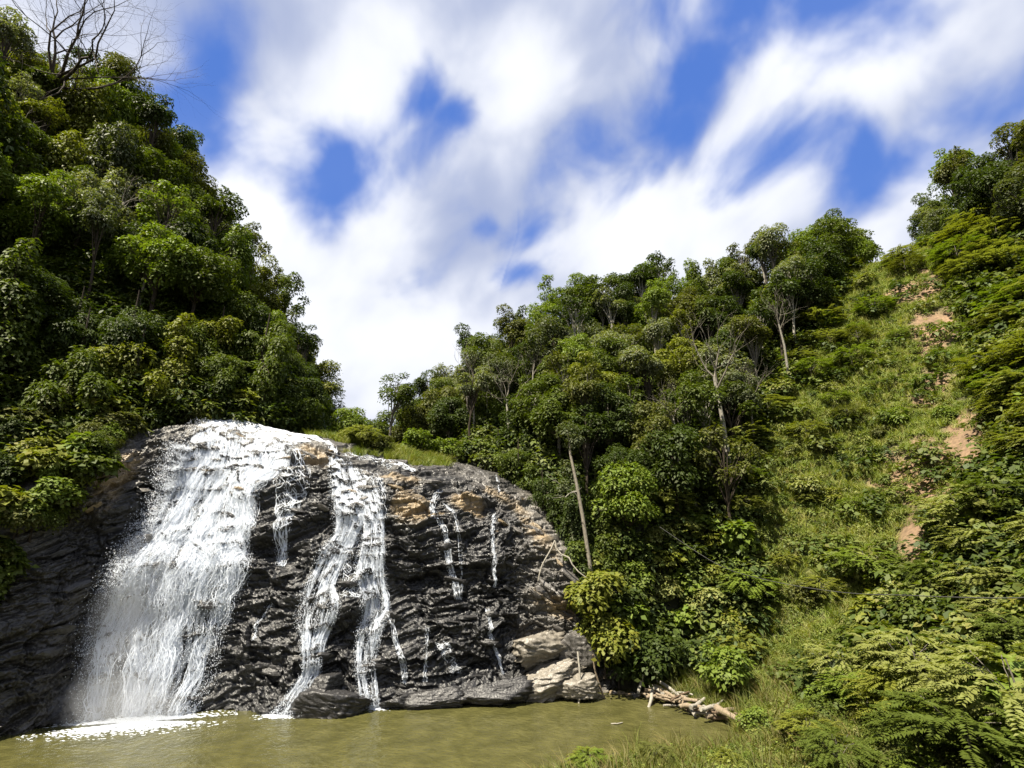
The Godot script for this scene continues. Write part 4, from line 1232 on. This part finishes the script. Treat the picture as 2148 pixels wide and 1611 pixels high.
# ---------------------------------------------------------------- ground and pool
func make_ground() -> void:
	var xs := []
	var zs := []
	for v in [-900.0, -500.0, -300.0, -200.0, -150.0, -125.0]: xs.append(v)
	for k in 221: xs.append(-110.0 + k)
	for v in [130.0, 160.0, 220.0, 320.0, 500.0, 900.0]: xs.append(v)
	for v in [-900.0, -600.0, -400.0, -280.0, -200.0, -170.0]: zs.append(v)
	for k in 181: zs.append(-150.0 + k)
	for v in [45.0, 70.0, 120.0, 250.0, 500.0, 900.0]: zs.append(v)
	var g := Geo.new()
	var bump := noise(50, 0.12, 4)
	var spots := noise(51, 0.35, 3)
	for x in xs:
		for z in zs:
			var h := ground_h(x, z)
			if h > -1.0: h += bump.get_noise_2d(x, z) * clampf(h * 0.15, 0.0, 0.8)
			g.v.append(Vector3(x, h, z))
			var sp := spots.get_noise_2d(x, z)
			var c := Color(0.03, 0.034, 0.014) * (1.0 + sp)
			var sl := smoothstep(-2.0, 1.5, in_slip(x, z) + sp * 3.0) if z < -30.0 and x > 15.0 else 0.0
			c = c.lerp(Color(0.13, 0.135, 0.045) * (1.0 + 0.6 * sp), sl)
			c = c.lerp(Color(0.26, 0.17, 0.10) * (1.0 + 0.5 * sp), sl * smoothstep(0.28, 0.6, earth(x, z) + sp * 0.3))
			if h < 0.6: c = Color(0.10, 0.085, 0.045) * (1.0 + 0.5 * sp)
			c.a = 1.0
			g.c.append(c); g.n.append(Vector3.UP)
	var nz := zs.size()
	for i in xs.size():
		for j in nz:
			var i0 := maxi(i - 1, 0)
			var i1 := mini(i + 1, xs.size() - 1)
			var j0 := maxi(j - 1, 0)
			var j1 := mini(j + 1, nz - 1)
			g.n[i * nz + j] = (g.v[i * nz + j1] - g.v[i * nz + j0]).cross(g.v[i1 * nz + j] - g.v[i0 * nz + j]).normalized()
	for i in xs.size() - 1:
		for j in nz - 1:
			var k := i * nz + j
			g.i.append_array([k, k + nz, k + 1, k + 1, k + nz, k + nz + 1])
	var o := part("ground", g.mesh(), M.soil, self)
	tag(o, "forested valley ground with the open landslip slope", "ground", "", "structure")
	var pl := PlaneMesh.new()
	pl.size = Vector2(120, 110)
	var w := part("pool_water", pl, M.pool, self)
	w.position = Vector3(-12, 0, 0)
	tag(w, "murky olive-green pool below the falls", "water", "", "structure")

func make_materials() -> void:
	var r := StandardMaterial3D.new()
	r.vertex_color_use_as_albedo = true
	r.albedo_texture = noise_tex(1, 0.012, Color(0.62, 0.62, 0.62), Color(1, 1, 1), 512)
	r.uv1_triplanar = true; r.uv1_world_triplanar = true; r.uv1_scale = Vector3(0.35, 0.9, 0.35)
	r.roughness = 1.0
	r.roughness_texture = noise_tex(2, 0.02, Color(0.12, 0.12, 0.12), Color(0.75, 0.75, 0.75), 512)
	r.normal_enabled = true; r.normal_texture = noise_tex(3, 0.03, Color.BLACK, Color.WHITE, 512, true, 10.0); r.normal_scale = 1.0
	M.rock = r
	for q in [["rock_dark", Color(0.038, 0.037, 0.038)], ["rock_grey", Color(0.14, 0.13, 0.12)], ["rock_tan", Color(0.30, 0.23, 0.14)], ["rock_pale", Color(0.26, 0.235, 0.195)]]:
		var m := r.duplicate()
		m.albedo_color = q[1].linear_to_srgb()
		M[q[0]] = m
	var s := StandardMaterial3D.new()
	s.vertex_color_use_as_albedo = true
	s.albedo_texture = noise_tex(11, 0.02, Color(0.6, 0.6, 0.6), Color(1, 1, 1), 512)
	s.uv1_triplanar = true; s.uv1_world_triplanar = true; s.uv1_scale = Vector3(0.3, 0.3, 0.3)
	s.roughness = 0.95
	M.soil = s
	var p := mat(lin(1, 1, 1), 0.07, 0.5)
	p.albedo_texture = noise_tex(14, 0.006, lin(0.047, 0.046, 0.0155), lin(0.083, 0.079, 0.0275), 512, false, 4.0, 3)
	p.normal_enabled = true; p.normal_texture = noise_tex(13, 0.02, Color.BLACK, Color.WHITE, 512, true, 5.0, 4)
	p.uv1_triplanar = true; p.uv1_world_triplanar = true; p.uv1_scale = Vector3(0.16, 0.16, 0.22); p.normal_scale = 1.0
	M.pool = p
	M.water_white = mat(lin(0.66, 0.71, 0.79), 0.4, 0.5)
	M.water_white.backlight_enabled = true; M.water_white.backlight = Color(0.5, 0.52, 0.55)
	var ve := mat(lin(0.58, 0.64, 0.74), 0.9, 0.3)
	ve.transparency = BaseMaterial3D.TRANSPARENCY_ALPHA
	ve.albedo_color.a = 0.28
	M.water_veil = ve
	M.leaf_deep = leaf_mat(0.046, 0.068, 0.012)
	M.leaf_mid = leaf_mat(0.080, 0.108, 0.016)
	M.leaf_yellow = leaf_mat(0.165, 0.182, 0.028)
	M.leaf_grey = leaf_mat(0.085, 0.102, 0.045)
	M.leaf_olive = leaf_mat(0.100, 0.110, 0.026)
	M.leaf_lime = leaf_mat(0.135, 0.185, 0.026)
	M.leaf_pale = leaf_mat(0.17, 0.19, 0.11)
	M.leaf_fern = leaf_mat(0.20, 0.22, 0.065)
	M.leaf_any = leaf_mat(1, 1, 1)
	M.cable = mat(lin(0.06, 0.06, 0.055), 0.6)
	var bt := noise_tex(15, 0.03, Color(0.55, 0.55, 0.55), Color(1, 1, 1), 256)
	for q in [["bark_dark", 0.07, 0.055, 0.04], ["bark_grey", 0.20, 0.18, 0.15], ["bark_pale", 0.42, 0.39, 0.33], ["bark_weathered", 0.29, 0.26, 0.21], ["wood_drift", 0.34, 0.27, 0.19], ["wood_brown", 0.17, 0.12, 0.08]]:
		var m := mat(lin(q[1], q[2], q[3]), 0.85, 0.3)
		m.albedo_texture = bt; m.uv1_triplanar = true; m.uv1_scale = Vector3(1.5, 0.4, 1.5)
		M[q[0]] = m

func _ready() -> void:
	# camera, sky, sun, exposure
	var cam := Camera3D.new()
	cam.name = "camera"
	add_child(cam)
	cam.position = Vector3(0, 13, 0)
	cam.rotation_degrees = Vector3(15.4, 0, 0)
	cam.fov = 75.0
	cam.far = 3000.0
	cam.current = true
	var env := Environment.new()
	env.background_mode = Environment.BG_SKY
	env.sky = Sky.new()
	env.sky.sky_material = make_sky()
	env.tonemap_mode = Environment.TONE_MAPPER_LINEAR
	env.tonemap_exposure = 2.8
	env.volumetric_fog_enabled = true; env.volumetric_fog_density = 0.0
	env.sdfgi_enabled = true; env.ssao_enabled = true; env.ssil_enabled = true
	var we := WorldEnvironment.new()
	we.name = "world"
	we.environment = env
	add_child(we)
	var sun := DirectionalLight3D.new()
	sun.name = "sun"
	add_child(sun)
	sun.look_at_from_position(Vector3(-0.34, 0.86, 0.28) * 100.0, Vector3.ZERO)
	sun.light_energy = 1.6
	sun.light_color = Color(1.0, 0.96, 0.88)
	sun.light_angular_distance = 0.5
	sun.shadow_enabled = true
	print("sky ", Time.get_ticks_msec())
	make_materials()
	make_rock()
	print("rock ", Time.get_ticks_msec())
	make_ground()
	print("ground ", Time.get_ticks_msec())
	make_falls()
	print("falls ", Time.get_ticks_msec())
	make_kinds()
	print("kinds ", Time.get_ticks_msec())
	make_forest()
	make_shrubs()
	make_rock_plants()
	make_cover()
	make_props()
	print("plants ", Time.get_ticks_msec())
